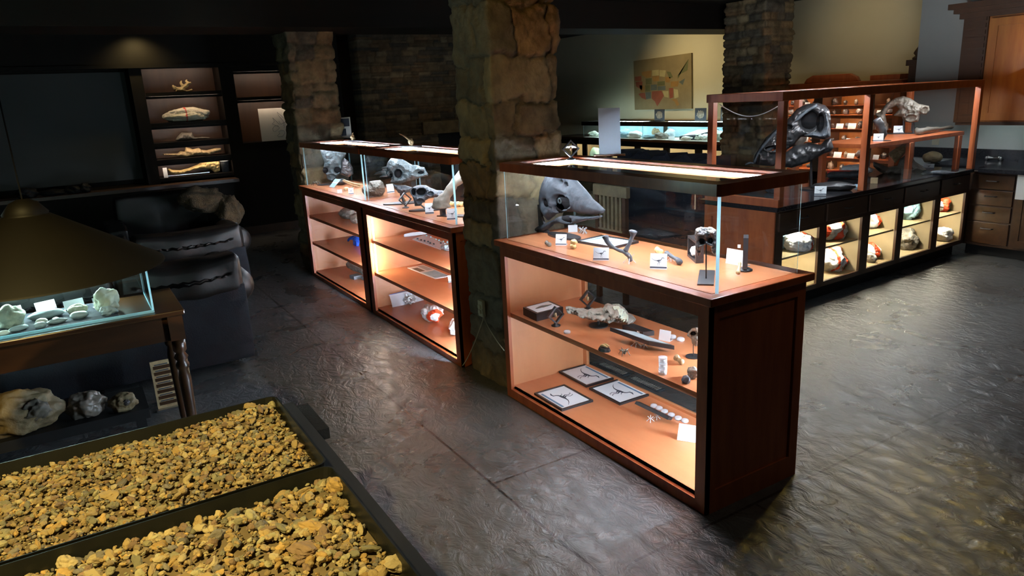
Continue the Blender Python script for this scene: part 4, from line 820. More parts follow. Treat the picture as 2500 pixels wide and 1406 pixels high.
# on the canopy
ZT = 1.334
floating_frame(Z(1394, 390, ZT), .066, 'small black diamond frame standing on the near case canopy', turn=.25)
q = Z(1488, 381, ZT); fr = vplane(q); t = thing('blank_sign', 'tall blank white sign standing on the near case canopy', 'sign', q)
mb = MB(); s_ = trace(fr, [(1460, 264), (1513, 263), (1516, 380.5), (1463, 379)]); mb.prism([s_[3], s_[2], s_[1], s_[0]], fr[0], fr[1], (0, 0, 1), fr[2], .004); mb.build('panel', 'signw', t)
MB().obox(Vector(q)+Vector((0, 0, .005)), .17, .05, .010, rotz(math.atan2(fr[1][1], fr[1][0]))).build('foot', 'cherry_h', t)
# ================================================================ near case, middle shelf
S0 = .50
pts = [Z(*px(B_, a, b_), S0) for a, b_ in ((270, 415), (425, 492), (728, 410))]; pts.append(pts[0]+pts[2]-pts[1]); t = thing('shadow_box', 'deep black shadow box with a feather like fossil on white, at the shelf end', 'shadow box', sum(pts, Vector())/4)
MB().slab([tuple(q) for q in pts], .044).build('box', 'black', t); c = sum(pts, Vector())/4; ins = [c+(q-c)*.84+Vector((0, 0, .044)) for q in pts]; MB().slab([tuple(q) for q in ins], .001).build('white_backing', 'white', t)
mb = MB(); ex = (pts[2]-pts[1]).normalized(); bone(mb, [c-ex*.05+Vector((0, 0, .046)), c+Vector((0, 0, .048)), c+ex*.05+Vector((0, .01, .046))], [.005, .011, .004], nz=.5, flat=.4); mb.build('feather_fossil', 'bonetaupe', t)
floating_frame(Z(*px(B_, 643, 540), S0), .068, 'black diamond frame in front of the deep shadow box', turn=.5, group=None)
floating_frame(Z(*px(B_, 1010, 348), S0), .070, 'black diamond frame behind the crusted jaw rock', turn=.5)
q = Z(*px(B_, 1130, 540), S0); fr = vplane(q); t = thing('jaw_rock', 'long crusted grey jaw bone in rock, the largest piece on the near case shelf', 'fossil', q)
upright('', '', '', fr, crop(*B_, [(750, 325), (790, 318), (900, 342), (990, 362), (1050, 345), (1130, 348), (1180, 340), (1200, 308), (1230, 292), (1290, 300), (1360, 300), (1430, 338), (1475, 410), (1530, 430), (1560, 465), (1530, 500), (1450, 495), (1330, 492), (1180, 488), (1060, 468), (960, 438), (850, 412), (765, 380)]), .075, 'rockgrey', root=t, part='rock', N=90, w=.06, nz=.55, seed=12)
upright('', '', '', fr, crop(*B_, [(1290, 305), (1360, 305), (1425, 345), (1470, 410), (1480, 450), (1400, 470), (1310, 440), (1290, 380)]), .088, 'mineral', root=t, part='light_crust', N=50, w=.05, nz=.5, seed=15)
MB().lathe([(0, 0), (.05, 0), (.05, .005), (.006, .008), (.006, .05), (.02, .055), (0, .055)], q, 20).build('stand', 'black', t)
dome(Z(*px(B_, 772, 622), S0), .018, 'small clear specimen dome alone at the front edge of the shelf')
dome(Z(*px(B_, 1975, 680), S0), .019, 'clear specimen dome touching the blank leaning card'); dome(Z(*px(B_, 2070, 708), S0), .019, 'clear specimen dome farther from the leaning card, near the mounted skull')
t = thing('shadow_box', 'flat black shadow box tilted on clear legs, the longest box on the shelf', 'shadow box', Z(*px(B_, 1640, 780), S0)); a = Z(*px(B_, 1262, 600), S0+.050); b2 = Z(*px(B_, 1705, 765), S0+.035); c3 = Z(*px(B_, 1998, 815), S0+.012)
quad = [a, b2, c3, a+c3-b2]; mb = MB(); mb.slab([tuple(q) for q in quad], .020); mb.build('box', 'black', t); c = sum(quad, Vector())/4; mb = MB(); mb.slab([tuple(c+(q-c)*.86+Vector((0, 0, .020))) for q in quad], .0008); mb.build('glazed_face', M['agate'], t); clear_feet(t, Z(*px(B_, 1560, 775), S0), .014); clear_feet(t, Z(*px(B_, 1650, 790), S0), .010)
t = thing('label_box', 'small black box with a white tag behind the tilted shadow box', 'box', Z(*px(B_, 1540, 620), S0)); a = Z(*px(B_, 1405, 580), S0); b2 = Z(*px(B_, 1640, 665), S0); ex = (b2-a); ey = Vector((.02, .055, 0)); MB().slab([tuple(q) for q in (a, b2, b2+ey, a+ey)], .024).build('box', 'black', t)
c = a.lerp(b2, .78)+Vector((0, 0, .012)); MB().obox(c-Vector((0, .001, 0)), .018, .001, .014, rotz(math.atan2(ex.y, ex.x))).build('tag', 'white', t)
card(Z(*px(B_, 1880, 712), S0), .060, .052, 'blank white card leaning beside two clear domes on the shelf', turn=-.5, pic=False, band=False)
t = thing('tooth_pair', 'two pale curved teeth on a black faceted base near the shelf edge', 'fossil teeth', Z(*px(B_, 1197, 830), S0)); q = Z(*px(B_, 1197, 822), S0); MB().lathe([(0, 0), (.036, 0), (.030, .014), (0, .014)], q, 8, 1, .7).build('stand_base', 'black', t)
for k in (0, 1): mb = MB(); a = q+Vector((-.026, -.004+.014*k, .016)); bone(mb, [a, a+Vector((.025, 0, .010)), a+Vector((.05, .004, .006))], [.0035, .0065, .002], nz=.2); mb.build('tooth', 'boneyel', t, smooth=True)
mb = MB(); q = Z(*px(B_, 1425, 880), S0)
for i in range(9): a = i*.72; mb.tube([q+Vector((0, 0, .016)), q+Vector((math.cos(a)*.016, math.sin(a)*.012, .026)), q+Vector((math.cos(a)*.030, math.sin(a)*.024, .002 if i % 2 else .030))], [.004, .003, .0012], 6)
blob(mb, q+Vector((0, 0, .017)), (.012, .009, .009), .3, 2, 2, 3); solo(mb, 'tiny_skeleton', 'bonetaupe', 'tiny spiky skeleton piece between the tooth base and the clear jars', 'fossil')
q = Z(*px(B_, 1865, 1092), S0)
for k in range(3):
    t = thing('specimen_jar', ('lowest', 'middle', 'topmost')[k]+' of three small clear jars stacked at the shelf edge', 'jar', q+Vector((0, 0, .0262*k)), group='stack of three clear jars')
    c = q+Vector((.0015*(k == 1), 0, .0262*k)); MB().lathe([(0, 0), (.017, 0), (.018, .003), (.018, .018), (.0165, .02)], c, 20).build('jar_body', 'clear', t, smooth=True); MB().lathe([(0, .0202), (.0185, .0202), (.0185, .0255), (.017, .026), (0, .026)], c, 20).build('lid', 'clear', t, smooth=True); mb = MB(); blob(mb, c+Vector((0, 0, .009)), (.010, .009, .006), .3, 2, 1, k); mb.build('specimen', 'whitestone', t)
mb = MB(); q = Z(*px(B_, 2050, 970), S0); bone(mb, [q+Vector((-.030, .01, .020)), q+Vector((0, 0, .016)), q+Vector((.026, -.006, .014))], [.013, .010, .015], nz=.6); blob(mb, q+Vector((-.01, 0, .022)), (.012, .010, .012), .4, 2, 2, 4); solo(mb, 'ankle_bone', 'bonetan', 'knobbly tan bone between the clear jars and the round rocks', 'fossil bone')
q = Z(*px(B_, 2215, 895), S0); fr = vplane(q); t = thing('mounted_skull', 'tan small skull on a rod and round disc, half hidden by the case corner post', 'skull', q); ellipse_base(t, q, .034, .034, .004)
MB().tube([q, P3(fr, B_, 2215, 740)], .002, 8).build('rod', 'black', t); upright('', '', '', fr, crop(*B_, [(2140, 650), (2160, 610), (2200, 570), (2250, 560), (2300, 580), (2330, 640), (2300, 700), (2290, 760), (2240, 775), (2200, 740), (2190, 690)]), .028, 'bonetaupe', root=t, part='skull', N=45, dent=cdents(*B_, [(2215, 625, 30, 26, .85), (2280, 650, 20, 30, .8)]), seed=9, nz=.3)
lump('banded_rock', 'rockgrey', Z(*px(B_, 2215, 1135), S0), (.026, .024, .026), 'round pale rock at the shelf end by the corner post', 'rock', 4, .3, sub=3)
lump('dark_nodule', 'bonegrey', Z(*px(B_, 2132, 1195), S0), (.018, .018, .018), 'small round dark nodule in front of the pale round rock', 'rock', 7, .15, sub=3)
# ================================================================ near case, bottom
B0 = .0585
framed_print(crop(*C_, [(545, 190), (785, 322), (1040, 240), (775, 112)]), B0, 'framed skeleton print farthest back on the case bottom', up=True, group='framed skeleton prints')
framed_print(crop(*C_, [(815, 340), (1095, 487), (1352, 385), (1070, 252)]), B0, 'framed skeleton print beside the tilted black box on the case bottom', up=True, group='framed skeleton prints')
framed_print(crop(*C_, [(315, 385), (568, 540), (838, 443), (580, 303)]), B0, 'framed skeleton print nearest the front corner on the case bottom', up=False, group='framed skeleton prints')
t = thing('shadow_box', 'narrow black box tilted on clear feet beside the row of round cases', 'shadow box', Z(*px(C_, 1390, 620), B0)); a = Z(*px(C_, 1217, 458), B0+.055); b2 = Z(*px(C_, 1515, 602), B0+.036); ex = b2-a; n_ = Vector((.01, .035, .05)); MB().prism([(0, 0), (1, 0), (1, 1), (0, 1)], a-Vector((0, 0, .004)), ex, n_*.26, Vector((.0, .03, -.012)).normalized(), .028).build('box', 'black', t); clear_feet(t, Z(*px(C_, 1362, 622), B0), .011); clear_feet(t, Z(*px(C_, 1420, 600), B0), .010)
ord_ = ['first', 'second', 'third', 'fourth', 'fifth', 'last']
for k, (a, b_) in enumerate([(1392, 492), (1440, 513), (1488, 541), (1550, 573), (1612, 603), (1673, 626)]): dome(Z(*px(C_, a, b_), B0), .0185, ord_[k]+' round clear case of the row on the bottom, counted from the black box', group='row of six round clear cases', spec='ink')
q = Z(*px(C_, 1720, 810), B0); t = card(q, .125, .080, 'blank white angled card at the bottom beside the corner post', turn=-.2, pic=False, band=False, lean=.6)
o = MB()
for i in range(9): pass
for k, pp in enumerate((((1458, 890), (1525, 918), (1533, 912), (1465, 884)), ((1534, 925), (1606, 957), (1614, 951), (1542, 920)))):
    a, b2, c3, d3 = [Z(*q, .0) for q in pp]; t = thing('floor_vent', ('slotted floor vent seen through the case back, nearer the pillar', 'slotted floor vent seen through the case back, farther from the pillar')[k], 'vent', (a+c3)/2)
    x0, x1, y0 = min(a.x, b2.x), max(a.x, b2.x), a.y; MB().box(x0, x1, y0, y0+.06, .0005, .004).build('vent_frame', 'bonegrey', t); mb = MB()
    for i in range(14): xx = x0+.01+(x1-x0-.02)*i/14; mb.box(xx, xx+.006, y0+.01, y0+.05, .004, .007)
    mb.build('louvres', 'rockgrey', t)
# outlet with two plugs and cords on the pillar
q = Y(1178, 752, .045); t = thing('wall_outlet', 'cream outlet plate on the near stone pillar', 'outlet', (q.x, .045, q.z)); MB().box(q.x-.028, q.x+.028, .028, .050, q.z-.05, q.z+.05).build('plate', 'ivory', t, bevel=.004)
for k, (dz, pth, lb) in enumerate(((.012, [(1181, 770), (1186, 785), (1196, 805), (1215, 835), (1231, 856)], 'cream cord running from the outlet behind the near display case'), (-.018, [(1180, 775), (1172, 800), (1155, 845), (1138, 880), (1129, 893)], 'cream cord running from the outlet down to the floor by the double case'))):
    mb = MB(); P_ = [Y(*w2, .015-.004*i) for i, w2 in enumerate(pth)]; bone(mb, [Vector((q.x, .036, q.z+dz))]+P_, [.003]*(len(P_)+1), 8, 0); t2 = thing('power_cord', lb, 'cord', (q.x, .03, q.z)); mb.build('cord', 'cable', t2, smooth=True)
    MB().obox((q.x, .033, q.z+dz), .028, .03, .024).build('plug', 'ivory', t2, bevel=.004)
# ================================================================ double case, upper deck
q = Z(*px(N1, 520, 935), T0); fr = vplane(q); t = thing('mounted_skull', 'broad frilled skull facing forward at the far end of the double case', 'skull', q)
upright('', '', '', fr, crop(*N1, [(205, 150), (230, 80), (420, 40), (620, 60), (790, 120), (800, 250), (690, 380), (690, 560), (650, 690), (600, 740), (560, 800), (470, 870), (370, 820), (330, 700), (270, 640), (280, 560), (300, 430), (250, 300)]), .06, 'boneblue', root=t, part='skull', N=70, dent=cdents(*N1, [(325, 615, 58, 68, .93), (590, 610, 78, 72, .93), (455, 760, 110, 70, .5)]), seed=21, w=.09)
upright('', '', '', fr, crop(*N1, [(700, 390), (760, 340), (880, 420), (950, 560), (965, 700), (850, 775), (730, 720), (660, 690)]), .03, 'bonedark', root=t, part='frill', N=40, seed=22); ellipse_base(t, q, .16, .07, .008, rot=math.atan2(fr[1][1], fr[1][0]))
MB().tube([q, P3(fr, N1, 470, 820)], .008, 8).build('rod', 'black', t)
q = Z(*px(N1, 465, 1015), T0); t = thing('tablet_sign', 'tilted pale blue information plaque on a dark easel in the far double case', 'sign', q); fr = vplane(q); s_ = trace(fr, crop(*N1, [(410, 1000), (520, 1018), (680, 828), (545, 815)])); mb = MB(); mb.prism(s_, fr[0]+np.array([0, 0, .002]), fr[1], (0, 0, 1), -fr[2], .006); mb.build('plaque', 'bluer', t)
c = [((s_[0][0]*(1-u)+s_[3][0]*u), (s_[0][1]*(1-u)+s_[3][1]*u)) for u in (.5, .62)]; d = [((s_[1][0]*(1-u)+s_[2][0]*u), (s_[1][1]*(1-u)+s_[2][1]*u)) for u in (.5, .62)]; MB().prism([c[0], d[0], d[1], c[1]], fr[0]+np.array([0, 0, .002]), fr[1], (0, 0, 1), fr[2], .001).build('title_bar', 'white', t)
mb = MB(); blob(mb, Z(*px(N1, 620, 955), T0)+Vector((0, .03, .03)), (.07, .05, .032), .1, 1.2, 3, 3); mb.build('easel', 'blackm', t, smooth=True)
t = thing('rib_bundle', 'bundle of thin pale ribs across the join of the double case', 'fossil bone', Z(*px(N1, 930, 1000), T0)); fr = vplane(Z(*px(N1, 900, 1030), T0))
for k, pth in enumerate(([(730, 830), (880, 885), (1030, 930), (1180, 945)], [(710, 850), (850, 920), (1000, 975), (1140, 1005)], [(760, 850), (900, 920), (1050, 950), (1120, 990)], [(930, 940), (960, 990), (930, 1025)], [(1080, 940), (1120, 1010), (1090, 1050)])): mb = MB(); bone(mb, [P3(fr, N1, *w2)-Vector(fr[2])*.01*k for w2 in pth], [.006]*len(pth), 8, .3); mb.build('rib', 'bonetan', t, smooth=True)
q = Z(*px(N1, 1420, 1215), T0); fr = vplane(q); upright('gourd_nodule', 'big smooth taupe gourd shaped bone sitting beside the domed skull', 'fossil bone', fr, crop(*N1, [(1330, 870), (1450, 850), (1580, 838), (1640, 895), (1680, 1000), (1692, 1090), (1640, 1180), (1560, 1222), (1400, 1218), (1240, 1212), (1165, 1120), (1150, 1030), (1200, 975), (1320, 950)]), .075, 'bonetaupe', N=60, w=.09, nz=.1, seed=25)
card(Z(*px(N1, 655, 1135), T0), .040, .032, 'smallest white card at the front of the far double case', pic=False, band=False)
card(Z(*px(N1, 915, 1165), T0), .044, .056, 'upright silhouette card in front of the thin ribs')
card(Z(*px(N1, 1400, 1222), T0+.0005), .04, .026, 'small white card at the foot of the gourd shaped bone', pic=False, band=False, turn=.2)
card(Z(*px(N2, 430, 785), T0), .062, .075, 'pale card leaning between the gourd shaped bone and the domed skull', turn=.35, pic=False)
mb = MB(); q = Z(*px(N1, 790, 1085), T0); bone(mb, [q+Vector((-.02, .03, .015)), q+Vector((.0, 0, .02)), q+Vector((.02, -.02, .012))], [.014, .012, .008], nz=.5); solo(mb, 'brown_claw', 'bonetan', 'small brown claw piece beside the smallest card', 'fossil')
mb = MB(); q = Z(*px(N1, 110, 950), T0)
for i in range(7): a = i*.9; mb.tube([q+Vector((0, 0, .02)), q+Vector((math.cos(a)*.03, math.sin(a)*.03, .032)), q+Vector((math.cos(a)*.05, math.sin(a)*.045, 0))], .003, 6)
solo(mb, 'crab_fossil', 'bonetaupe', 'spidery crab like fossil at the far end of the double case', 'fossil')
# domed skull
q = Z(*px(N2, 680, 990), T0); fr = vplane(q); t = thing('mounted_skull', 'domed grey green skull with tusk like horns, raised on a black oval stand', 'skull', q)
upright('', '', '', fr, crop(*N2, [(340, 290), (365, 200), (420, 135), (480, 100), (560, 100), (640, 145), (720, 190), (830, 255), (930, 258), (990, 292), (1060, 298), (1100, 380), (1132, 420), (1132, 465), (1060, 482), (1000, 487), (930, 522), (800, 552), (650, 592), (520, 602), (430, 597), (415, 577), (440, 520), (430, 480), (370, 465), (325, 440), (310, 400), (330, 350)]), .075, 'boneblue', root=t, part='skull', N=110, w=.10, dent=cdents(*N2, [(560, 420, 78, 88, .95), (995, 398, 62, 30, .85), (425, 455, 32, 42, .85)]), nz=.12, seed=31)
mb = MB()
for pth, r0 in (([(330, 400), (230, 395), (150, 412), (98, 436)], .017), ([(350, 440), (290, 455), (240, 470), (205, 485)], .014), ([(400, 300), (330, 300), (255, 312)], .012), ([(400, 345), (330, 350), (260, 357)], .012)): bone(mb, [P3(fr, N2, *w2)+Vector(fr[2])*.02 for w2 in pth], [r0*(1-.28*i) for i in range(len(pth))], 10, .3)
mb.build('horns', 'boneblue', t, smooth=True)
upright('', '', '', fr, crop(*N2, [(450, 612), (600, 645), (700, 640), (830, 682), (805, 740), (700, 800), (620, 808), (560, 785), (510, 705)]), .05, 'bonegrey', root=t, part='lower_jaw', N=55, w=.05, seed=33)
MB().tube([q+Vector((0, 0, 0)), P3(fr, N2, 615, 800)], .010, 10).build('rod', 'black', t); ellipse_base(t, q, .16, .062, .009, rot=math.atan2(fr[1][1], fr[1][0]))
floating_frame(Z(*px(N2, 705, 1075), T0), .072, 'black diamond frame in front of the domed skull stand', turn=.3)
q = Z(*px(N2, 1130, 1120), T0); fr = vplane(q); t = thing('mounted_skull', 'long low dark skull between the domed skull and the leaning limb bone', 'skull', q)
upright('', '', '', fr, crop(*N2, [(780, 745), (830, 690), (900, 652), (980, 636), (1090, 640), (1180, 690), (1290, 732), (1450, 745), (1462, 780), (1400, 840), (1340, 930), (1290, 905), (1280, 872), (1150, 895), (1040, 960), (1000, 1030), (880, 1042), (860, 935), (830, 852), (798, 800)]), .055, 'bonegrey', root=t, part='skull', N=95, w=.05, dent=cdents(*N2, [(1000, 765, 95, 68, .93), (855, 765, 42, 70, .9), (1180, 785, 60, 40, .6), (980, 925, 70, 50, .6)]), seed=35)
MB().tube([q, P3(fr, N2, 985, 1010)], .006, 8).build('rod', 'black', t); ellipse_base(t, q, .135, .05, .009, rot=math.atan2(fr[1][1], fr[1][0]))
card(Z(*px(N2, 1162, 1192), T0), .058, .075, 'fish silhouette card in front of the long low skull', turn=-.1)
q = Z(*px(N2, 1420, 1225), T0); fr = vplane(q); t = thing('limb_bone', 'large grey limb bone leaning up toward the stone pillar', 'fossil bone', q)
mb = MB(); bone(mb, [P3(fr, N2, 1395, 1085), P3(fr, N2, 1400, 990), P3(fr, N2, 1490, 830), P3(fr, N2, 1610, 650), P3(fr, N2, 1750, 500), P3(fr, N2, 1860, 400)], [.060, .060, .036, .033, .036, .044], 20, .35, flat=.75); mb.build('bone', 'bonetaupe', t, smooth=True)
MB().obox(Vector(q)+Vector((0, 0, .035)), .03, .03, .07).build('post', 'black', t); a = Z(*px(N2, 1300, 1240), T0); b2 = Z(*px(N2, 1835, 1262), T0); MB().slab([tuple(v) for v in (a, b2, b2+Vector((0, .09, 0)), a+Vector((.0, .09, 0)))], .008).build('stand_base', 'black', t)
card(Z(*px(N2, 1595, 1305), T0), .068, .075, 'silhouette card in front of the leaning limb bone', turn=-.1)
q0 = Z(*px(N2, 1590, 1048), T0); q1 = Z(*px(N2, 1840, 1050), T0); t = thing('vertebra_chain', 'short chain of cream vertebrae lying beside the stone pillar', 'fossil bone', q0.lerp(q1, .5))
for k in range(5): c = q0.lerp(q1, k/4.); mb = MB(); blob(mb, c+Vector((0, 0, .018)), (.014, .020, .020), .3, 2, 2, k); mb.build('vertebra', 'boneyel', t, smooth=True)
lump('green_bone', 'boneblue', Z(*px(N2, 1525, 1040), T0), (.03, .03, .028), 'knobbly green grey bone between the limb bone and the cream vertebrae', 'fossil bone', 4, .4)
# on the double case canopy
ZC = 1.336; q = Z(*px(D_, 520, 320), ZC); fr = vplane(q); t = thing('info_sign', 'small white framed board with dark bone photographs on the double case canopy', 'sign', q); s_ = trace(fr, crop(*D_, [(388, 328), (652, 310), (630, 72), (358, 92)])); z_ = min(a[1] for a in s_); s_ = [(a[0], a[1]-z_) for a in s_]
MB().prism(s_, fr[0], fr[1], (0, 0, 1), -fr[2], .004).build('board', 'paper', t)
def sub(u0, u1, v0, v1):
    def f(u, v): a = [s_[0][i]*(1-u)+s_[1][i]*u for i in (0, 1)]; b_ = [s_[3][i]*(1-u)+s_[2][i]*u for i in (0, 1)]; return (a[0]*(1-v)+b_[0]*v, a[1]*(1-v)+b_[1]*v)
    return [f(u0, v0), f(u1, v0), f(u1, v1), f(u0, v1)]
for r_ in ((.05, .95, .56, .94), (.05, .34, .08, .46), (.56, .78, .12, .46), (.36, .54, .1, .5)):
    m_ = MB(); m_.prism(sub(*r_), fr[0], fr[1], (0, 0, 1), fr[2], .0012); m_.build('photograph', 'ink', t)
def trinket(c, a, b_, lab, oval, seed, up):
    q = Z(*px(D_, a, b_), ZC); t = thing('figurine', lab, 'figurine', q); ellipse_base(t, q, *oval, .007, rot=.5); mb = MB(); blob(mb, q+Vector((0, 0, .035)), (.028, .018, .026), .4, 2, 3, seed)
    for w2 in up: bone(mb, [q+Vector(v) for v in w2], [.008, .006, .003][:len(w2)], 8, .3)
    mb.build('figure', 'bonetan', t, smooth=True)
trinket(None, 665, 350, 'dark small figurine on a flat base beside the photograph board', (.11, .035), 3, [[(0, 0, .04), (.01, 0, .07), (.03, 0, .08)], [(-.02, 0, .03), (-.03, 0, .01), (-.03, 0, 0)]])
trinket(None, 1330, 412, 'tan long necked figurine on a dark oval over the join of the double case', (.10, .035), 5, [[(-.01, 0, .045), (-.06, -.03, .085), (-.10, -.05, .10)], [(.015, 0, .03), (.02, 0, .01), (.03, 0, 0)]])
# ================================================================ double case, lower shelves
SZ = [.62, .35, .0445]
q = Z(*px(E_, 380, 212), SZ[0]); lump('brown_rock', 'rockgrey', q+Vector((0, .06, 0)), (.12, .07, .055), 'lumpy brown rock on the top shelf of the far double case', 'rock', 41, .35, rot=.3)
q = Z(*px(E_, 470, 248), SZ[0]); lump('grey_slab', 'rockgrey', q+Vector((0, .04, 0)), (.085, .05, .05), 'rounded grey slab in front of the lumpy brown rock', 'rock', 42, .2, rot=.5)
q = Z(*px(E_, 470, 425), SZ[1]); t = thing('blue_toy', 'bright blue moulded animal on the middle shelf of the far double case', 'toy', q); mb = MB(); blob(mb, q+Vector((0, .04, .06)), (.075, .035, .035), .3, 1.5, 3, 2); bone(mb, [q+Vector((-.05, .03, .07)), q+Vector((-.09, .0, .06)), q+Vector((-.13, -.01, .03))], [.02, .014, .012], nz=.2)
for dx in (-.04, 0, .045): bone(mb, [q+Vector((dx, .03, .05)), q+Vector((dx, .025, .02)), q+Vector((dx+.01, .02, 0))], [.022, .016, .014], nz=.2)
mb.build('figure', 'bluep', t, smooth=True)
a = Z(*px(E_, 385, 640), SZ[2]); b2 = Z(*px(E_, 560, 700), SZ[2]); mb = MB(); bone(mb, [a+Vector((0, .06, .075)), a.lerp(b2, .5)+Vector((0, .06, .07)), b2+Vector((.05, .06, .068))], [.036, .042, .036], nz=.4); solo(mb, 'fossil_log', 'rockgrey', 'grey fossil log resting on foam blocks at the bottom of the far double case', 'fossil')
for k, w2 in enumerate(((450, 690), (545, 702))): q = Z(*px(E_, *w2), SZ[2]); solo(MB().obox(q+Vector((0, .05, .016)), .10, .09, .032, rotz(.1)), 'foam_block', 'grout', ('grey foam block under the left end of the fossil log', 'grey foam block under the right end of the fossil log')[k], 'block', smooth=False)
t = thing('specimen_sheet', 'white sheet with rows of tiny fossils on the upper shelf of the nearer double case', 'sheet', Z(*px(Q_, 950, 400), SZ[0])); P_ = quad3(crop(*Q_, [(440, 325), (1090, 560), (1340, 470), (740, 215)]), SZ[0]); MB().slab([tuple(v) for v in P_], .004).build('sheet', 'white', t)
for i, (a, b_) in enumerate([(560, 320), (640, 350), (720, 370), (800, 385), (850, 420), (930, 440), (1090, 420), (760, 250), (860, 280), (980, 340), (1050, 350), (1150, 385), (1240, 400), (1180, 450)]): q = Z(*px(Q_, a, b_), SZ[0]+.004); mb = MB(); blob(mb, q+Vector((0, 0, .005)), (.011 if i < 7 else .007, .007, .007), .3, 2, 1, i); mb.build('tiny_fossil', 'bonegrey' if i < 7 else 'bluer', t)
q = Z(*px(Q_, 1170, 580), SZ[0]); mb = MB(); blob(mb, q+Vector((0, .02, .022)), (.05, .035, .022), .4, 2, 3, 3, flat=.9); solo(mb, 'bagged_rock', 'agate', 'grey bagged rock at the end of the sheet of tiny fossils', 'rock')
mb = MB(); a = Z(*px(Q_, 240, 280), SZ[0]); b2 = Z(*px(Q_, 700, 215), SZ[0]); ex = b2-a; ey = Vector((-.02, .09, 0)); t = thing('paper_packet', 'white paper packet with a red stripe behind the sheet of tiny fossils', 'packet', a.lerp(b2, .5)); MB().slab([tuple(v) for v in (a, b2, b2+ey, a+ey)], .03).build('packet', 'white', t, bevel=.006); MB().slab([tuple(v) for v in (a+ex*.35+ey*.4+Vector((0, 0, .03)), b2-ex*.1+ey*.4+Vector((0, 0, .03)), b2-ex*.1+ey*.75+Vector((0, 0, .03)), a+ex*.35+ey*.75+Vector((0, 0, .03)))], .001).build('red_stripe', 'redtape', t)
P_ = quad3(crop(*Q_, [(330, 980), (960, 1230), (1300, 1165), (680, 908)]), SZ[1]); t = thing('leaflet', 'open printed leaflet lying flat on the middle shelf of the nearer double case', 'leaflet', sum(P_, Vector())/4); MB().slab([tuple(v) for v in P_], .003).build('page', 'white', t); c = P_
def lf(u, v): return (P_[0]*(1-u)+P_[1]*u)*(1-v)+(P_[3]*(1-u)+P_[2]*u)*v+Vector((0, 0, .003))
for (u0, u1, v0, v1, m_) in ((.05, .42, .55, .92, 'agate'), (.12, .42, .08, .42, 'bonetaupe'), (.5, .95, .10, .92, 'bluer')): MB().slab([tuple(lf(*w2)) for w2 in ((u0, v0), (u1, v0), (u1, v1), (u0, v1))], .0006).build('printed_picture', m_, t)
card(Z(*px(Q_, 1320, 1310), SZ[1]), .035, .055, 'small printed tag standing by the corner post, beside the leaflet', turn=.3)
P_ = [Z(*px(E_, *w2), SZ[2]) for w2 in ((765, 920), (935, 885))]; ey = Vector((-.03, .14, 0)); ex = P_[1]-P_[0]; t = thing('storage_box', 'clear plastic box with a blue lid at the bottom of the nearer double case', 'box', P_[0].lerp(P_[1], .5)); q4 = [P_[0], P_[1], P_[1]+ey, P_[0]+ey]; c = sum(q4, Vector())/4
vs = [tuple(c+(v-c)*.9) for v in q4]+[tuple(c+(v-c)*1.0+Vector((0, 0, .10))) for v in q4]; MB().add(vs, [(0, 3, 2, 1), (0, 1, 5, 4), (1, 2, 6, 5), (2, 3, 7, 6), (3, 0, 4, 7)]).build('tub', 'clear', t)
MB().slab([tuple(c+(v-c)*1.04+Vector((0, 0, .101))) for v in q4], .008).build('lid', 'clear', t); MB().slab([tuple(v+Vector((0, 0, .110))) for v in (q4[0], q4[0]+ex*.16, q4[3]+ex*.16, q4[3])], .002).build('lid_clip', 'bluep', t)
mb = MB(); blob(mb, c+Vector((0, 0, .045)), (.08, .05, .04), .5, 3, 3, 4); mb.build('wrapped_pieces', 'plaster', t); mb = MB(); blob(mb, c+ex*.32-ey*.2+Vector((0, 0, .04)), (.03, .02, .022), .3, 2, 2, 2); mb.build('orange_wrap', 'tape', t)
def jacket(c, r, label, seed, rot=0, band=(.0, .28), axis=0, name='plaster_jacket', mt='plaster', tp='tape', cat='plaster jacket', group=None, amp=.28, flat=.85, bands=None, tilt=None):
    c = Vector(c); c.z += r[2]*flat; R = rotz(rot)
    if tilt: R = R @ Matrix.Rotation(tilt, 3, 'Y')
    t = thing(name, label, cat, (c.x, c.y, c.z-r[2]*flat), group=group); mb = MB(); blob(mb, c, r, amp, 1.7, 4 if r[0] > .07 else 3, seed, R, flat=flat); mb.build('plaster_shell', mt, t, smooth=True)
    for bd in (bands or [band]):
        if bd is None: continue
        mb = MB(); blob(mb, c, r, amp, 1.7, 4, seed, R, flat=flat, grow=1.018, sel=lambda p: abs((p.x if axis == 0 else p.x*.5+p.y*.2+p.z*.8)-bd[0]) < bd[1]); mb.build('tape_band', tp, t, smooth=True)
    return t
q = Z(*px(E_, 1030, 1030), SZ[2]); jacket(q+Vector((0, .07, 0)), (.115, .075, .062), 'white plaster jacket with an orange band, at the bottom of the nearer double case', 51, -.2, (.75, .15))
q = Z(*px(E_, 1230, 1140), SZ[2]); jacket(q+Vector((-.01, .07, 0)), (.115, .055, .06), 'long white plaster jacket by the corner post, at the bottom of the nearer double case', 52, -.55, None, bands=[None])
lump('bone_scrap', 'boneyel', Z(*px(E_, 965, 860), SZ[2]), (.04, .02, .014), 'small pale bone scrap behind the clear plastic box', 'fossil bone', 5, .4)
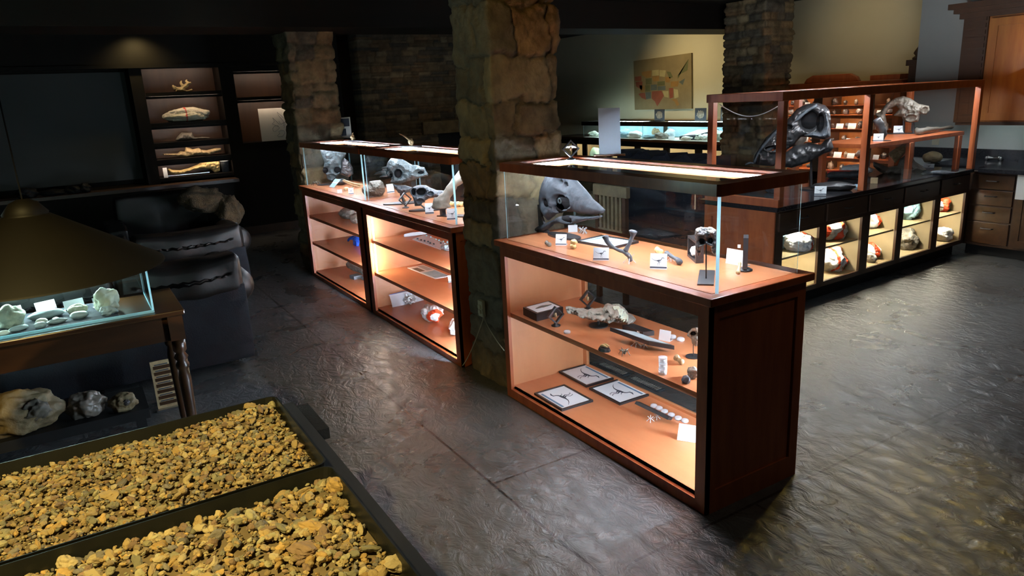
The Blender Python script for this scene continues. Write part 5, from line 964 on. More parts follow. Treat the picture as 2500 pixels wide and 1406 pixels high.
# ================================================================ island: jackets in the cubbies
def isl_w(xl, yl, z): return Vector((IS[0]+xl*math.cos(TH)-yl*math.sin(TH), IS[1]+xl*math.sin(TH)+yl*math.cos(TH), z))
def onisl(a, b_, back, z=None):
    n = Vector((math.cos(TH), math.sin(TH), 0)); p0 = Vector((*IS, 0))-n*back; d = Vector(ray(a, b_)); c = Vector(CAM); t = ((p0-c).dot(n))/d.dot(n); return c+d*t
UPZ, LOZ = .4225, .151
JK = [  # crop G centre x, z-level, radii, seed, bands, material, label
 ((225, 780), UPZ, (.075, .11, .07), 61, [None], 'bluer', 'pale blue bagged lump stacked highest in the first cubby of the island'),
 ((365, 760), UPZ, (.10, .11, .055), 62, [(.55, .14)], 'plaster', 'white jacket with an orange band in the first upper cubby of the island'),
 ((730, 600), UPZ, (.11, .15, .085), 63, [(-.25, .17), (-.9, .12)], 'plaster', 'largest white jacket with orange tape in the second upper cubby'),
 ((700, 990), LOZ, (.12, .12, .075), 64, [(-.2, .12), (.55, .12)], 'plaster', 'white jacket with crossing orange tape in the second lower cubby'),
 ((830, 965), LOZ, (.065, .06, .062), 65, [(.1, .4)], 'plaster', 'round white jacket with a wide orange band in the second lower cubby'),
 ((1180, 500), UPZ, (.06, .06, .05), 66, [(.3, .25)], 'plaster', 'left jacket of the orange taped row in the third upper cubby'),
 ((1260, 500), UPZ, (.06, .055, .045), 67, [(-.5, .25)], 'plaster', 'middle jacket of the orange taped row in the third upper cubby'),
 ((1345, 490), UPZ, (.055, .06, .045), 68, [(-.2, .35)], 'plaster', 'right jacket of the orange taped row in the third upper cubby'),
 ((1190, 840), LOZ, (.075, .07, .055), 69, [(-.2, .3)], 'plaster', 'pink taped white jacket at the left of the third lower cubby'),
 ((1265, 830), LOZ, (.06, .06, .05), 70, [(.2, .5)], 'plaster', 'white jacket with a wide red band at the right of the third lower cubby'),
 ((1135, 915), LOZ, (.045, .035, .03), 71, [None], 'plaster', 'small plain white jacket at the front of the third lower cubby'),
 ((1560, 390), UPZ, (.08, .09, .07), 72, [None], 'bluer', 'pale blue and white wrapped lump in the fourth upper cubby'),
 ((1670, 370), UPZ, (.075, .08, .05), 73, [(.3, .35)], 'plaster', 'white jacket with an orange end in the fourth upper cubby'),
 ((1560, 700), LOZ, (.10, .10, .115), 74, [None], 'rockgrey', 'tall grey wrapped rock in the fourth lower cubby'),
 ((1650, 700), LOZ, (.05, .06, .085), 75, [(.6, .3)], 'plaster', 'slim white jacket behind the tall grey rock'),
 ((2010, 290), UPZ, (.085, .085, .05), 76, [(.0, .45)], 'plaster', 'white jacket with an orange stripe in the last upper cubby'),
 ((1955, 640), LOZ, (.075, .07, .05), 77, [None], 'plaster', 'plain white jacket at the front of the last lower cubby'),
 ((2020, 590), LOZ, (.06, .07, .065), 78, [(.35, .35)], 'plaster', 'orange taped jacket at the back of the last lower cubby'),
]
for (c, z, r, sd, bands, mt, lb) in JK:
    back = .22 if sd not in (71, 77, 62) else .14
    if sd in (78, 75): back = .32
    p = onisl(*px(G_, *c), back); p.z = z
    if sd == 61: back = .30; p = onisl(*px(G_, *c), back); p.z = z
    yl = -(p.x-IS[0])*math.sin(TH)+(p.y-IS[1])*math.cos(TH); xl = (p.x-IS[0])*math.cos(TH)+(p.y-IS[1])*math.sin(TH); a_, b2_ = min(op, key=lambda o_: abs((o_[0]+o_[1])/2-yl)); ry = r[1]*.85
    yl = min(max(yl, a_+ry), b2_-ry) if b2_-a_ > 2*ry else (a_+b2_)/2; p = isl_w(xl, yl, z)
    jacket(p, (r[1]*.95, r[0]*1.15, min(r[2]*1.4, .105)), lb, sd, TH+1.57 if sd % 2 else TH+1.2, bands=bands, mt=mt, tp='tape' if sd not in (70,) else 'redtape', group=None)
# ================================================================ glass cage contents
CZ0 = HI+.001
q = Z(1981, 462, CZ0); fr = vplane(q); t = thing('mounted_skull', 'huge dark dinosaur skull on a rod, filling the near end of the timber case', 'skull', q)
upright('', '', '', fr, crop(*K_, [(460, 1050), (470, 980), (530, 890), (600, 780), (700, 690), (800, 630), (900, 520), (960, 450), (1060, 395), (1200, 378), (1290, 408), (1340, 470), (1352, 560), (1345, 700), (1350, 770), (1290, 800), (1200, 790), (1100, 770), (1010, 770), (930, 860), (820, 940), (740, 1060), (700, 1105), (560, 1095), (475, 1082)]), .11, 'bonedark', root=t, part='skull', N=110, w=.12, dent=cdents(*K_, [(1110, 580, 110, 110, .9), (1230, 610, 42, 105, .88), (720, 890, 110, 32, .7), (520, 1010, 30, 60, .6), (860, 650, 60, 30, .5)]), seed=81, nz=.08)
upright('', '', '', fr, crop(*K_, [(1020, 745), (1150, 690), (1230, 715), (1290, 640), (1275, 450), (1300, 450), (1345, 640), (1352, 760), (1290, 798), (1200, 785), (1090, 772)]), .125, 'bonegrey', root=t, part='cheek_bone', N=60, w=.04, seed=82, nz=.06)
upright('', '', '', fr, crop(*K_, [(700, 1100), (820, 960), (940, 870), (1100, 830), (1230, 860), (1290, 800), (1350, 780), (1385, 890), (1355, 935), (1275, 960), (1240, 980), (1100, 1062), (900, 1125)]), .09, 'bonedark', root=t, part='lower_jaw', N=70, w=.08, seed=83, nz=.08)
mb = MB()
for pth, r0 in (([(480, 1060), (560, 900), (700, 740), (800, 650)], .012), ([(600, 930), (700, 880), (780, 800)], .014), ([(620, 945), (720, 920), (790, 870)], .010), ([(920, 600), (1080, 470), (1200, 400)], .014), ([(380, 1078), (430, 1058), (480, 1060)], .008)): bone(mb, [P3(fr, K_, *w2)+Vector(fr[2])*.075 for w2 in pth], [r0]*len(pth), 10, .4)
mb.build('bone_ridges', 'bonegrey', t, smooth=True); MB().tube([q, P3(fr, K_, 1125, 1040)], .010, 10).build('rod', 'black', t); ellipse_base(t, q, .10, .07, .008)
BZW = 1.163
def onb(a, b_): return Z(*px(L_, a, b_), BZW)
q = onb(890, 660); fr = vplane(q); t = thing('mounted_skull', 'arched grey horned skull on posts above the inner bench', 'skull', q)
upright('', '', '', fr, crop(*L_, [(562, 430), (625, 398), (700, 300), (800, 240), (900, 215), (980, 240), (1080, 308), (1200, 330), (1212, 380), (1170, 440), (1105, 420), (1075, 520), (980, 532), (900, 512), (880, 462), (780, 447), (850, 372), (815, 332), (720, 372), (685, 440), (722, 605), (690, 640), (640, 560), (600, 478)]), .07, 'bonetaupe', root=t, part='skull', N=90, w=.06, seed=85, dent=cdents(*L_, [(1150, 380, 40, 40, .6), (990, 470, 60, 40, .5)]))
for a in (905, 1015): MB().tube([P3(fr, L_, a, 655), P3(fr, L_, a, 500)], .009, 8).build('post', 'black', t)
ellipse_base(t, q, .17, .07, .006, rot=math.atan2(fr[1][1], fr[1][0]))
q = onb(640, 745); fr = vplane(q); t = thing('pointed_bone', 'pointed dark bone standing on a small disc at the near end of the bench', 'fossil bone', q); mb = MB(); bone(mb, [P3(fr, L_, 650, 735), P3(fr, L_, 660, 650), P3(fr, L_, 620, 560), P3(fr, L_, 580, 480)], [.012, .03, .035, .03], 12, .4); mb.build('bone', 'bonedark', t, smooth=True); ellipse_base(t, q, .08, .045, .005)
card(onb(840, 662), .085, .075, 'silhouette card under the arched horned skull', lean=.3); card(onb(600, 752), .075, .065, 'silhouette card at the near end of the inner bench', lean=.3)
a = onb(1060, 680); b2 = onb(1480, 612); mb = MB(); bone(mb, [a+Vector((0, 0, .03)), a.lerp(b2, .3)+Vector((0, 0, .035)), a.lerp(b2, .7)+Vector((0, 0, .028)), b2+Vector((0, 0, .022))], [.035, .026, .014, .018], nz=.5); solo(mb, 'long_bone', 'bonetaupe', 'long pale bone lying on the inner bench beside the arched skull', 'fossil bone')
def onc(a, b_, c=L_): return Z(*px(c, a, b_), CZ0)
q = isl_w(-.585, 1.0, BZW-.0045); lump('round_nodule', 'bonetaupe', q, (.135, .045, .075), 'big smooth oval nodule resting on the bench rail, in front of the lit hutch', 'fossil', 86, .15, rot=1.45)
p0 = onc(430, 1150); mb = MB(); 
jacket(onc(300, 1150)+Vector((0, .05, 0)), (.12, .06, .05), 'grey and white wrapped jacket low in the timber framed case, behind the middle post', 87, .5, bands=[None], mt='plaster')
a = onc(0, 1190); b2 = onc(420, 1190); mb = MB(); bone(mb, [a+Vector((0, 0, .03)), a.lerp(b2, .5)+Vector((0, 0, .03)), b2+Vector((0, 0, .04))], [.03, .03, .035], nz=.4); solo(mb, 'long_bone', 'bonegrey', 'long grey bone on the counter in front of the wrapped jacket', 'fossil bone')
q = onc(110, 1175); solo(MB().obox(q+Vector((-.02, .10, .035)), .24, .03, .03, rotz(.5)), 'red_folder', 'redtape', 'bright red strip behind the long grey bone', 'folder', smooth=False)
q = onc(80, 1330, L_); lump('dark_slab', 'bonedark', q, (.16, .07, .04), 'flat dark slab with a card before it in the timber framed case', 'fossil', 88, .2, rot=.6, flat=.7)
F_ = (1700, 160, 3.472)
card(Z(*px(F_, 1050, 1098), CZ0), .085, .07, 'silhouette card before the flat dark slab in the timber framed case', lean=.35)
card(Z(*px(F_, 1505, 1000), CZ0), .055, .05, 'tan blank card beside the middle post', pic=False, band=False, mt='bonetan'); card(Z(*px(F_, 1380, 1030), CZ0), .07, .03, 'low pale blue card left of the middle post', pic=False, band=False, mt='bluer', lean=.8)
t = thing('pelvis_bone', 'big pale winged bone mass on the counter below the bench', 'fossil bone', onc(880, 1130)); fr = vplane(onc(880, 1130)); upright('', '', '', fr, crop(*L_, [(540, 990), (640, 1020), (720, 1060), (830, 1040), (860, 960), (940, 900), (980, 900), (1040, 990), (1120, 1040), (1180, 1090), (1100, 1135), (900, 1150), (700, 1150), (600, 1100), (545, 1050)]), .07, 'bonetaupe', root=t, part='bone', N=70, seed=90, w=.06)
upright('', '', '', fr, crop(*L_, [(715, 900), (780, 850), (880, 800), (950, 785), (970, 820), (930, 880), (850, 960), (800, 1010), (770, 960)]), .05, 'bonetan', root=t, part='wing', N=50, seed=91, w=.04); 
card(onc(1195, 1075), .09, .05, 'silhouette card at the far end of the timber framed case', lean=.5, turn=-.1); lump('flat_shell', 'bonegrey', onc(1320, 1140), (.13, .06, .018), 'flat grey shell piece at the far corner of the timber framed case', 'fossil', 92, .15, rot=.3); lump('clay_bowl', 'geode', onc(1170, 1010)+Vector((0, .1, 0)), (.09, .08, .06), 'round brown lump behind the far silhouette card', 'fossil', 93, .1)
lump('blue_stone', 'bonegrey', Z(*px(F_, 640, 1075), CZ0), (.06, .05, .045), 'dark blue grey stone beside the near post of the timber framed case', 'rock', 94, .2)
# ---------------------------------------------------------------- hutch fossils and cards
R = random.Random(5)
rows = [1.372, 1.262, 1.10, .935, .757, .60]
cardg, fosg = 'white cards on the hutch shelves', 'dark fossils on the hutch shelves'
hc = None; hf = []
def hcard(p, s):
    global hc
    if hc is None:
        hc = thing('label_card', 'small white card standing on a hutch shelf', 'label card', (0, 0, 0), group=cardg)
        MB().prism([(-.045, 0), (.045, 0), (.045, .06), (-.045, .06)], (0, 0, 0), (1, 0, 0), (0, .25, .97), (0, -1, .2), .003).build('card_face', 'white', hc); hc.location = p; hc.scale = (s, s, s); return
    c = hc.copy(); COL.objects.link(c); c.location = p; c.scale = (s, s, s)
    for ch in list(hc.children): d = ch.copy(); COL.objects.link(d); d.parent = c
for k in range(4):
    mb = MB(); blob(mb, (0, 0, .045), ((.05, .035, .05), (.035, .03, .06), (.06, .03, .035), (.04, .03, .045))[k], .4, 1.6, 2, 100+k, flat=.9); o = mb.build('shelf_fossil', ('bonedark', 'bonetaupe', 'bonegrey', 'bonedark')[k], smooth=True, loc=(0, 0, 0)); tag(o, 'small dark fossil standing on a hutch shelf', 'fossil', fosg); hf.append([o, False])
def hfos(p, k, s, rz):
    o, used = hf[k]
    if used: o = o.copy(); COL.objects.link(o)
    else: hf[k][1] = True
    o.location = p; o.scale = (s, s, s); o.rotation_euler = (0, 0, rz)
for z in rows:
    for (a, b_) in ((-4.44, -4.02), (-3.84, -3.32), (-3.16, -3.0)):
        x = a
        while x < b_:
            if R.random() < .45: hcard((x, 6.05, z+.001), R.uniform(.7, 1.15))
            hfos((x+.05, 6.14, z-.002), R.randrange(4), R.uniform(.6, .95), R.uniform(0, 6)); x += R.uniform(.13, .2)
# ================================================================ far case under the map
BD = .9215
R = random.Random(11)
W_ = (1410, 280, 6.757)
def bgp(a, b_=None): return Y(*px(W_, a, 380), 5.95)
def far(name, a, r, mt, lab, seed, amp=.35, y=5.97): p = Y(*px(W_, a, 380), y); return lump(name, mt, (p.x, y, BD), r, lab, 'rock' if 'rock' in name else 'fossil', seed, amp)
far('pale_rock', 270, (.12, .07, .05), 'mineral', 'knobbly cream rock at the far end of the low cases, left of the tall sign', 120)
far('blue_rock', 790, (.14, .08, .075), 'bluer', 'bright blue rock just right of the tall blank sign', 121); far('pale_rock', 960, (.15, .09, .06), 'whitestone', 'white topped rock right of the bright blue rock', 122)
far('blue_rock', 1170, (.14, .07, .035), 'bluer', 'flat pale blue rock at the middle of the low cases', 123); far('tan_rock', 1290, (.07, .06, .085), 'bonetan', 'upright tan rock behind the flat pale blue rock', 124, y=6.1); far('mixed_rock', 1390, (.14, .08, .055), 'rockgrey', 'grey brown rock cluster by the join of the low cases', 125); far('mixed_rock', 1520, (.09, .07, .08), 'agate', 'rounded grey rock just past the join of the low cases', 126, y=6.05)
p = bgp(1590); card((p.x, 5.9, BD), .09, .05, 'blank white card near the tilted box under the map', pic=False, band=False)
p = bgp(1900); t = thing('tilted_box', 'tilted blue grey box with a white top, in the low case under the map', 'box', (p.x, 6.0, BD)); mb = MB(); x0, x1 = p.x-.24, p.x+.26; mb.add([(x0, 5.92, BD), (x1-.12, 5.92, BD), (x1, 6.2, BD), (x0+.1, 6.2, BD), (x0, 5.92, BD+.05), (x1-.12, 5.92, BD+.075), (x1, 6.2, BD+.14), (x0+.1, 6.2, BD+.13)], [(0, 3, 2, 1), (0, 1, 5, 4), (1, 2, 6, 5), (2, 3, 7, 6), (3, 0, 4, 7), (4, 5, 6, 7)]); mb.build('box', 'bonegrey', t); mb = MB(); mb.add([(x0+.03, 5.95, BD+.062), (x1-.14, 5.95, BD+.085), (x1-.03, 6.17, BD+.139), (x0+.12, 6.17, BD+.130)], [(0, 1, 2, 3)]); mb.build('white_top', 'whitestone', t)
far('pale_rock', 1800, (.10, .05, .03), 'whitestone', 'row of low white lumps in front of the tilted box', 127, y=5.9); far('cream_rock', 2010, (.09, .06, .05), 'mineral', 'cream rock right of the tilted box', 128); far('cream_rock', 2110, (.08, .06, .05), 'whitestone', 'white rock right of the tilted box, by the timber post', 129); far('green_rock', 2300, (.13, .08, .08), 'mineral', 'large pale green rock seen through the near end of the timber framed case', 130)
# lower cubby rocks
for (a, z_, r, sd, lb) in ((300, .31, (.14, .10, .13), 131, 'speckled turquoise rock in the lit cubby left of the tall sign'), (2010, .50, (.1, .08, .12), 132, 'turquoise rock in the lit cubby left of the timber case post'), (2260, .45, (.1, .08, .14), 133, 'turquoise rock seen through the near end of the timber framed case')):
    p = Y(*px(W_, a, 600), 6.0); 
    if z_ > .35: solo(MB().box(p.x-.2, p.x+.2, 5.9, 6.15, .301, z_-.001), 'riser_block', 'maple', 'plain riser block under the '+lb.split(' in ')[0].split(' seen')[0]+(' near the post' if sd == 132 else ' behind glass'), 'block', smooth=False)
    lump('turquoise_rock', 'turq', (p.x, 6.0, z_), (r[0], r[1], r[2]*(1.9 if sd == 131 else 1)), lb, 'rock', sd, .2)
# photographs on the low cases
for k, (a0, b0, a1, b1, lb) in enumerate(((1598, 267, 1622, 293, 'small dark photograph standing below the map edge'), (1697, 264, 1724, 292, 'small dark photograph nearest the timber case post'), (1760, 262, 1773, 293, 'small dark photograph beside the far stone pillar'))):
    p = Y(a0, b0, 6.1); q = Y(a1, b1, 6.1); t = thing('photograph', lb, 'photograph', ((p.x+q.x)/2, 6.1, 1.185)); MB().box(p.x, q.x, 6.098, 6.104, 1.185, p.z).build('print', 'ink', t); mb = MB(); blob(mb, ((p.x+q.x)/2, 6.097, (1.185+p.z)/2), ((q.x-p.x)*.3, .001, (p.z-1.185)*.3), .4, 3, 2, k); mb.build('printed_fossil', 'rockgrey', t); MB().box(p.x, q.x, 6.096, 6.098, 1.187, 1.21).build('caption_strip', 'bonegrey', t)
# map of states on the wall (tilted canvas)
M['mp'] = mat('map_parchment', (.24, .18, .085), (.18, .13, .06), .8, 4)
tones = [mat('map_tone_%s' % n_, c, None, .8, 6) for n_, c in (('rust', (.25, .065, .03)), ('olive', (.12, .12, .045)), ('sand', (.42, .35, .16)), ('slate', (.10, .115, .10)), ('ochre', (.30, .16, .04)))]
yw = 6.395; Pm = [Y(*q, yw) for q in ((1553, 268), (1692, 265), (1691, 129), (1550, 149))]
t = thing('wall_map', 'patchwork map of the states on canvas, hung on the lit beige wall', 'map', (sum(p.x for p in Pm)/4, yw, Pm[0].z)); mb = MB(); mb.add([(p.x, yw-.03, p.z) for p in Pm]+[(p.x, yw, p.z) for p in Pm], [(0, 1, 2, 3), (4, 7, 6, 5), (0, 4, 5, 1), (1, 5, 6, 2), (2, 6, 7, 3), (3, 7, 4, 0)]); mb.build('canvas', 'mp', t)
def mp_(u, v): a = Pm[0].lerp(Pm[1], u); b_ = Pm[3].lerp(Pm[2], u); q = a.lerp(b_, v); return (q.x, q.z)
ST = [((.02, .68), (.14, .68), (.14, .58), (.02, .60)), ((.03, .57), (.16, .57), (.15, .40), (.04, .48)), ((.15, .76), (.33, .77), (.32, .64), (.24, .63), (.15, .70)), ((.34, .77), (.46, .77), (.46, .66), (.34, .66)), ((.34, .65), (.46, .65), (.46, .55), (.36, .55)), ((.22, .62), (.33, .62), (.33, .50), (.22, .50)), ((.10, .50), (.20, .48), (.20, .35), (.12, .36)), ((.21, .49), (.30, .49), (.30, .36), (.21, .36)), ((.31, .49), (.42, .49), (.42, .38), (.31, .38)), ((.43, .54), (.56, .54), (.56, .46), (.43, .46)), ((.43, .45), (.57, .45), (.57, .37), (.43, .37)), ((.12, .34), (.20, .34), (.22, .20), (.14, .24), (.08, .32)), ((.21, .35), (.31, .35), (.31, .22), (.22, .21)), ((.33, .36), (.50, .36), (.54, .26), (.47, .14), (.42, .06), (.38, .16), (.32, .22)), ((.52, .35), (.62, .35), (.62, .22), (.55, .24)), ((.63, .40), (.70, .40), (.70, .22), (.64, .20)), ((.71, .38), (.78, .36), (.79, .22), (.72, .20)), ((.66, .19), (.76, .19), (.80, .08), (.76, .05), (.72, .14)), ((.47, .76), (.58, .74), (.56, .62), (.47, .64)), ((.57, .62), (.66, .60), (.64, .50), (.57, .52)), ((.59, .72), (.66, .70), (.70, .60), (.64, .58)), ((.66, .52), (.80, .52), (.78, .42), (.66, .42)), ((.78, .62), (.94, .70), (.96, .90), (.88, .78), (.78, .56)), ((.80, .50), (.90, .56), (.86, .44))]
for i, pg in enumerate(ST):
    v = [mp_(*q) for q in pg]; mb = MB(); n_ = len(v); mb.add([(x, yw-.0312, z) for x, z in v], [tuple(range(n_))]); mb.build('state_patch', tones[(i*7+i//3) % 5] if i not in (13, 1) else tones[0], t)
# ================================================================ left bookcase fossils
def hz_(a, b_, x=-8.7): return X(*px(H_, a, b_), x)
bkx = -8.68
def bfr(a, z): p = hz_(a, 500, bkx); return vplane((bkx, p.y, z), math.pi/2)
fr = bfr(590, shelf_z[0]); t = thing('horned_skull', 'small horned skull model on the top shelf of the bookcase', 'skull', fr[0])
s_ = crop(*H_, [(500, 318), (505, 290), (475, 240), (520, 262), (560, 262), (600, 235), (640, 205), (680, 205), (690, 225), (660, 235), (650, 260), (610, 290), (640, 300), (690, 282), (705, 300), (690, 318)]); zz = trace(fr, [px(H_, 590, 318)])[0][1]
def shift(fr, pts, dz): return [(a, b_-dz) for a, b_ in trace(fr, pts)]
def upr2(fr, pts, ref, T, mt, root, part, seed, N=55, w=None, dent=()):
    dz = min(q[1] for q in trace(fr, pts))-.0; mb = MB(); inflate(mb, shift(fr, pts, dz if ref else 0), fr, T, w, N, seed=seed, nz=.25); return mb.build(part, mt, root, smooth=True)
upr2(fr, s_, True, .05, 'boneyel', t, 'skull', 141); dzk = min(q[1] for q in trace(fr, s_)); mb = MB()
for pth in ([(590, 250), (565, 220), (572, 190)], [(650, 215), (628, 200), (636, 178)], [(500, 290), (480, 262), (473, 240)]): bone(mb, [P3(fr, H_, *w2)-Vector((0, 0, dzk)) for w2 in pth], [.02, .015, .006], 8, .2)
mb.build('horns', 'boneyel', t, smooth=True)
fr = bfr(625, shelf_z[1]); p = Vector(fr[0]); jacket(p, (.285, .13, .095), 'long cream plaster jacket with a single red band on the second bookcase shelf', 142, math.pi/2, (-.08, .07), mt='cream', tp='redtape', amp=.22)
fr = bfr(620, shelf_z[2]); t = thing('dark_fossil', 'dim brown fossil with a long point on the middle bookcase shelf', 'fossil', fr[0]); upr2(fr, crop(*H_, [(500, 850), (520, 820), (570, 770), (640, 775), (690, 770), (700, 800), (720, 825), (800, 820), (930, 830), (870, 842), (740, 850), (600, 868), (510, 870)]), True, .07, 'bonetaupe', t, 'fossil', 144)
fr = bfr(680, shelf_z[3]); t = thing('tan_fossil', 'tan jaw like fossil with a long point on the fourth bookcase shelf', 'fossil', fr[0]); upr2(fr, crop(*H_, [(355, 1035), (450, 1035), (530, 1030), (560, 1005), (610, 1010), (620, 960), (660, 965), (700, 985), (770, 968), (800, 990), (860, 995), (960, 970), (1030, 970), (1030, 1005), (950, 1025), (880, 1055), (800, 1045), (700, 1065), (620, 1078), (500, 1062), (365, 1048)]), True, .08, 'bonetan', t, 'fossil', 145, 80)
fr = bfr(700, shelf_z[4]); t = thing('long_bone', 'large yellow limb bone flaring at one end on the lowest bookcase shelf', 'fossil bone', fr[0]); upr2(fr, crop(*H_, [(412, 1232), (430, 1220), (470, 1235), (560, 1240), (660, 1215), (760, 1175), (840, 1125), (930, 1108), (1000, 1110), (1018, 1160), (1015, 1250), (960, 1268), (900, 1225), (800, 1220), (700, 1245), (600, 1275), (500, 1290), (440, 1275)]), True, .085, 'boneyel', t, 'bone', 146, 80, .06)
def onbk(a, z, x=-8.56): p = X(*px(H_, a, 700), x); return Vector((x, p.y, z))
MB().box(-8.62, -8.60, X(*px(H_, 420, 1300), -8.61).y, X(*px(H_, 900, 1300), -8.61).y, shelf_z[4]+.012, shelf_z[4]+.022).build('cradle_bar', 'steel', t)
q = X(*px(H_, 1075, 1200), -8.62); t = thing('label_cup', 'small banded white pot at the end of the lowest bookcase shelf', 'pot', (-8.62, q.y, shelf_z[4])); MB().lathe([(0, 0), (.045, 0), (.055, .14), (.06, .15), (0, .15)], (-8.62, q.y, shelf_z[4]), 18).build('pot', 'bonegrey', t, smooth=True); MB().lathe([(0, .15), (.062, .15), (.062, .165), (0, .165)], (-8.62, q.y, shelf_z[4]), 18).build('lid', 'white', t)
q = X(*px(H_, 395, 1300), -8.6); card((-8.58, q.y, shelf_z[4]), .05, .13, 'narrow white card at the left end of the lowest bookcase shelf', pic=False, band=False)
q = X(*px(H_, 540, 725), -8.6); solo(MB().box(-8.60, -8.59, q.y-.14, q.y+.14, shelf_z[2]+.18, shelf_z[2]+.195), 'clear_rack', 'agate', 'thin clear rack above the dim fossil on the middle bookcase shelf', 'rack', smooth=False) if False else None
# drawing in the niche
pw = [X(*q, -8.6) for q in ((640, 345), (707, 341), (700, 262), (628, 266))]; y0, y1 = .40, .86
t = thing('skull_drawing', 'large sheet with a line drawing of a horned skull standing in the lit niche', 'drawing', (-8.6, .62, 1.235)); MB().box(-8.606, -8.602, pw[0].y, .90, 1.236, pw[3].z).build('sheet', 'paper', t)
mb = MB()
def ln(pts):
    P_ = [X(*px(H_, a, b_), -8.60) for a, b_ in pts]
    mb.tube([Vector((-8.6005, p.y, p.z)) for p in P_], .0022, 5)
for s_ in ([(1750, 650), (1720, 620), (1670, 580), (1690, 620), (1740, 680), (1765, 720), (1750, 760)], [(1700, 720), (1620, 645), (1640, 690), (1615, 715), (1650, 730), (1690, 745)], [(1690, 680), (1715, 720), (1765, 690)], [(1620, 770), (1640, 740), (1680, 735), (1700, 760), (1680, 780), (1650, 800), (1630, 800), (1620, 770)], [(1675, 850), (1700, 825), (1690, 800), (1720, 785), (1750, 790), (1760, 820), (1735, 855), (1690, 862), (1675, 850)], [(1740, 700), (1750, 720), (1745, 740)]): ln(s_)
mb.build('pencil_lines', 'grout', t)
# mantel clutter (dark shapes below the screen)
for k, (a, w2, h2) in enumerate(((60, .22, .13), (125, .3, .08), (175, .2, .1), (205, .14, .12))):
    p = X(a, 448, -8.35); lump('dark_ornament', 'blackm', (-8.35, p.y, .801), (.08, w2/2, h2/2), ('round dark ornament', 'long low dark ornament', 'lumpy dark ornament', 'small dark ornament')[k]+' on the ledge under the projection screen', 'ornament', 150+k, .3)
# ================================================================ console table with its stone case
t = thing('console_table', 'wooden console table with turned legs behind the sofa', 'table', (-2.0, -2.4, 0)); X0, X1, Y1 = -2.25, -1.735, -1.575
mb = MB(); mb.box(X0, X1, -3.6, Y1, .775, .80); mb.build('tabletop', 'table', t, bevel=.006); mb = MB(); mb.box(X1-.055, X1-.03, -3.55, Y1-.03, .655, .775); mb.box(X0+.03, X0+.055, -3.55, Y1-.03, .655, .775); mb.box(X0+.05, X1-.05, Y1-.055, Y1-.03, .655, .775); mb.build('apron', 'table', t)
prof = [(.012, 0), (.022, .02), (.024, .05), (.016, .08), (.020, .11), (.024, .3), (.028, .46), (.020, .50), (.030, .515), (.030, .53), (.020, .545), (.032, .565), (.020, .585), (.030, .60), (.030, .655)]
for (x, y) in ((X1-.045, Y1-.045), (X0+.045, Y1-.045), (X1-.045, -3.5), (X0+.07, -3.5)):
    l = MB().lathe(prof, (x, y, 0), 18).build('leg', 'table', t, smooth=True); MB().box(x-.032, x+.032, y-.032, y+.032, .655, .775).build('leg_block', 'table', l)
t = thing('tabletop_case', 'flat acrylic case of pale stones on the console table', 'display case', (-2.0, -2.6, .80)); gx0, gx1, gy0, gy1 = -2.19, -1.775, -3.45, -1.70
glassbox('glass', t, gx0, gx1, gy0, gy1, .8015, 1.0); MB().poly([(gx0, gy0, 1.0), (gx1, gy0, 1.0), (gx1, gy1, 1.0), (gx0, gy1, 1.0)]).build('lid_glass', 'glass', t)
MB().box(gx0+.02, gx1-.02, gy0+.02, gy1-.14, .8012, .803).build('slate_liner', 'cloth', t)
for (x0, x1, y0, y1) in ((gx1-.004, gx1+.004, gy0, gy1), (gx0, gx1, gy1-.004, gy1+.004)): MB().box(x0, x1, y0, y1, .8005, .812).build('glass_edge', 'edge', t); 
MB().box(gx0+.03, gx0+.04, gy0+.1, gy1-.12, .985, .989).build('led_or_fill_strip', 'leds', t)
TZ = .8035
def st(name, a, b_, r, mt, lb, sd, amp=.3, rot=0, flat=.8): return lump(name, mt, Z(*px(J_, a, b_), TZ), r, lb, 'stone', sd, amp, rot=rot, flat=flat)
st('pale_crystal_rock', 130, 430, (.05, .055, .05), 'mineral', 'knobbly pale green mineral lump nearest the picture edge in the stone case', 161, .35)
st('agate_slice', 505, 335, (.035, .075, .022), 'agate', 'large oval blue grey agate slice in the stone case', 162, .1, rot=.15)
st('white_pebble', 450, 395, (.018, .023, .014), 'whitestone', 'bright white pebble below the large agate slice', 163, .1); st('white_pebble', 600, 362, (.011, .014, .009), 'whitestone', 'tiny bright white pebble right of the larger white pebble', 164, .1)
st('agate_pebble', 435, 440, (.018, .024, .015), 'agate', 'small grey pebble touching the bright white pebble', 165, .15); st('agate_pebble', 615, 390, (.016, .040, .012), 'agate', 'long thin greenish pebble under the tiny white pebble', 166, .2, rot=.2)
st('agate_pebble', 45, 520, (.016, .024, .012), 'whitestone', 'small pale pebble in the front corner of the stone case', 167, .1); st('agate_pebble', 205, 470, (.016, .038, .013), 'agate', 'flat grey pebble in front of the knobbly mineral lump', 168, .1, rot=.3)
st('agate_slice', 855, 335, (.024, .038, .018), 'agate', 'oval grey pebble in front of the second blank card', 169, .1); st('yellow_crystal', 845, 285, (.020, .040, .024), 'mineral', 'low yellowish crystal behind the oval grey pebble', 170, .3)
st('yellow_crystal', 1165, 255, (.040, .052, .060), 'mineral', 'tall yellowish crystal block, the largest stone near the case end', 171, .35); st('blue_crystal', 1170, 300, (.025, .034, .022), 'agate', 'glassy blue white crystal in front of the tall yellowish block', 172, .4)
for (a, b_, lb, sc_) in ((510, 262, 'white card standing behind the large agate slice', 1), (815, 245, 'white card standing behind the low yellowish crystal', 1), (1125, 210, 'white card standing behind the tall yellowish crystal', 1), (150, 330, 'white card standing behind the knobbly mineral lump', 1)):
    card(Z(*px(J_, a, b_), TZ), .085, .050, lb, turn=.3, pic=False, band=True, lean=.35)
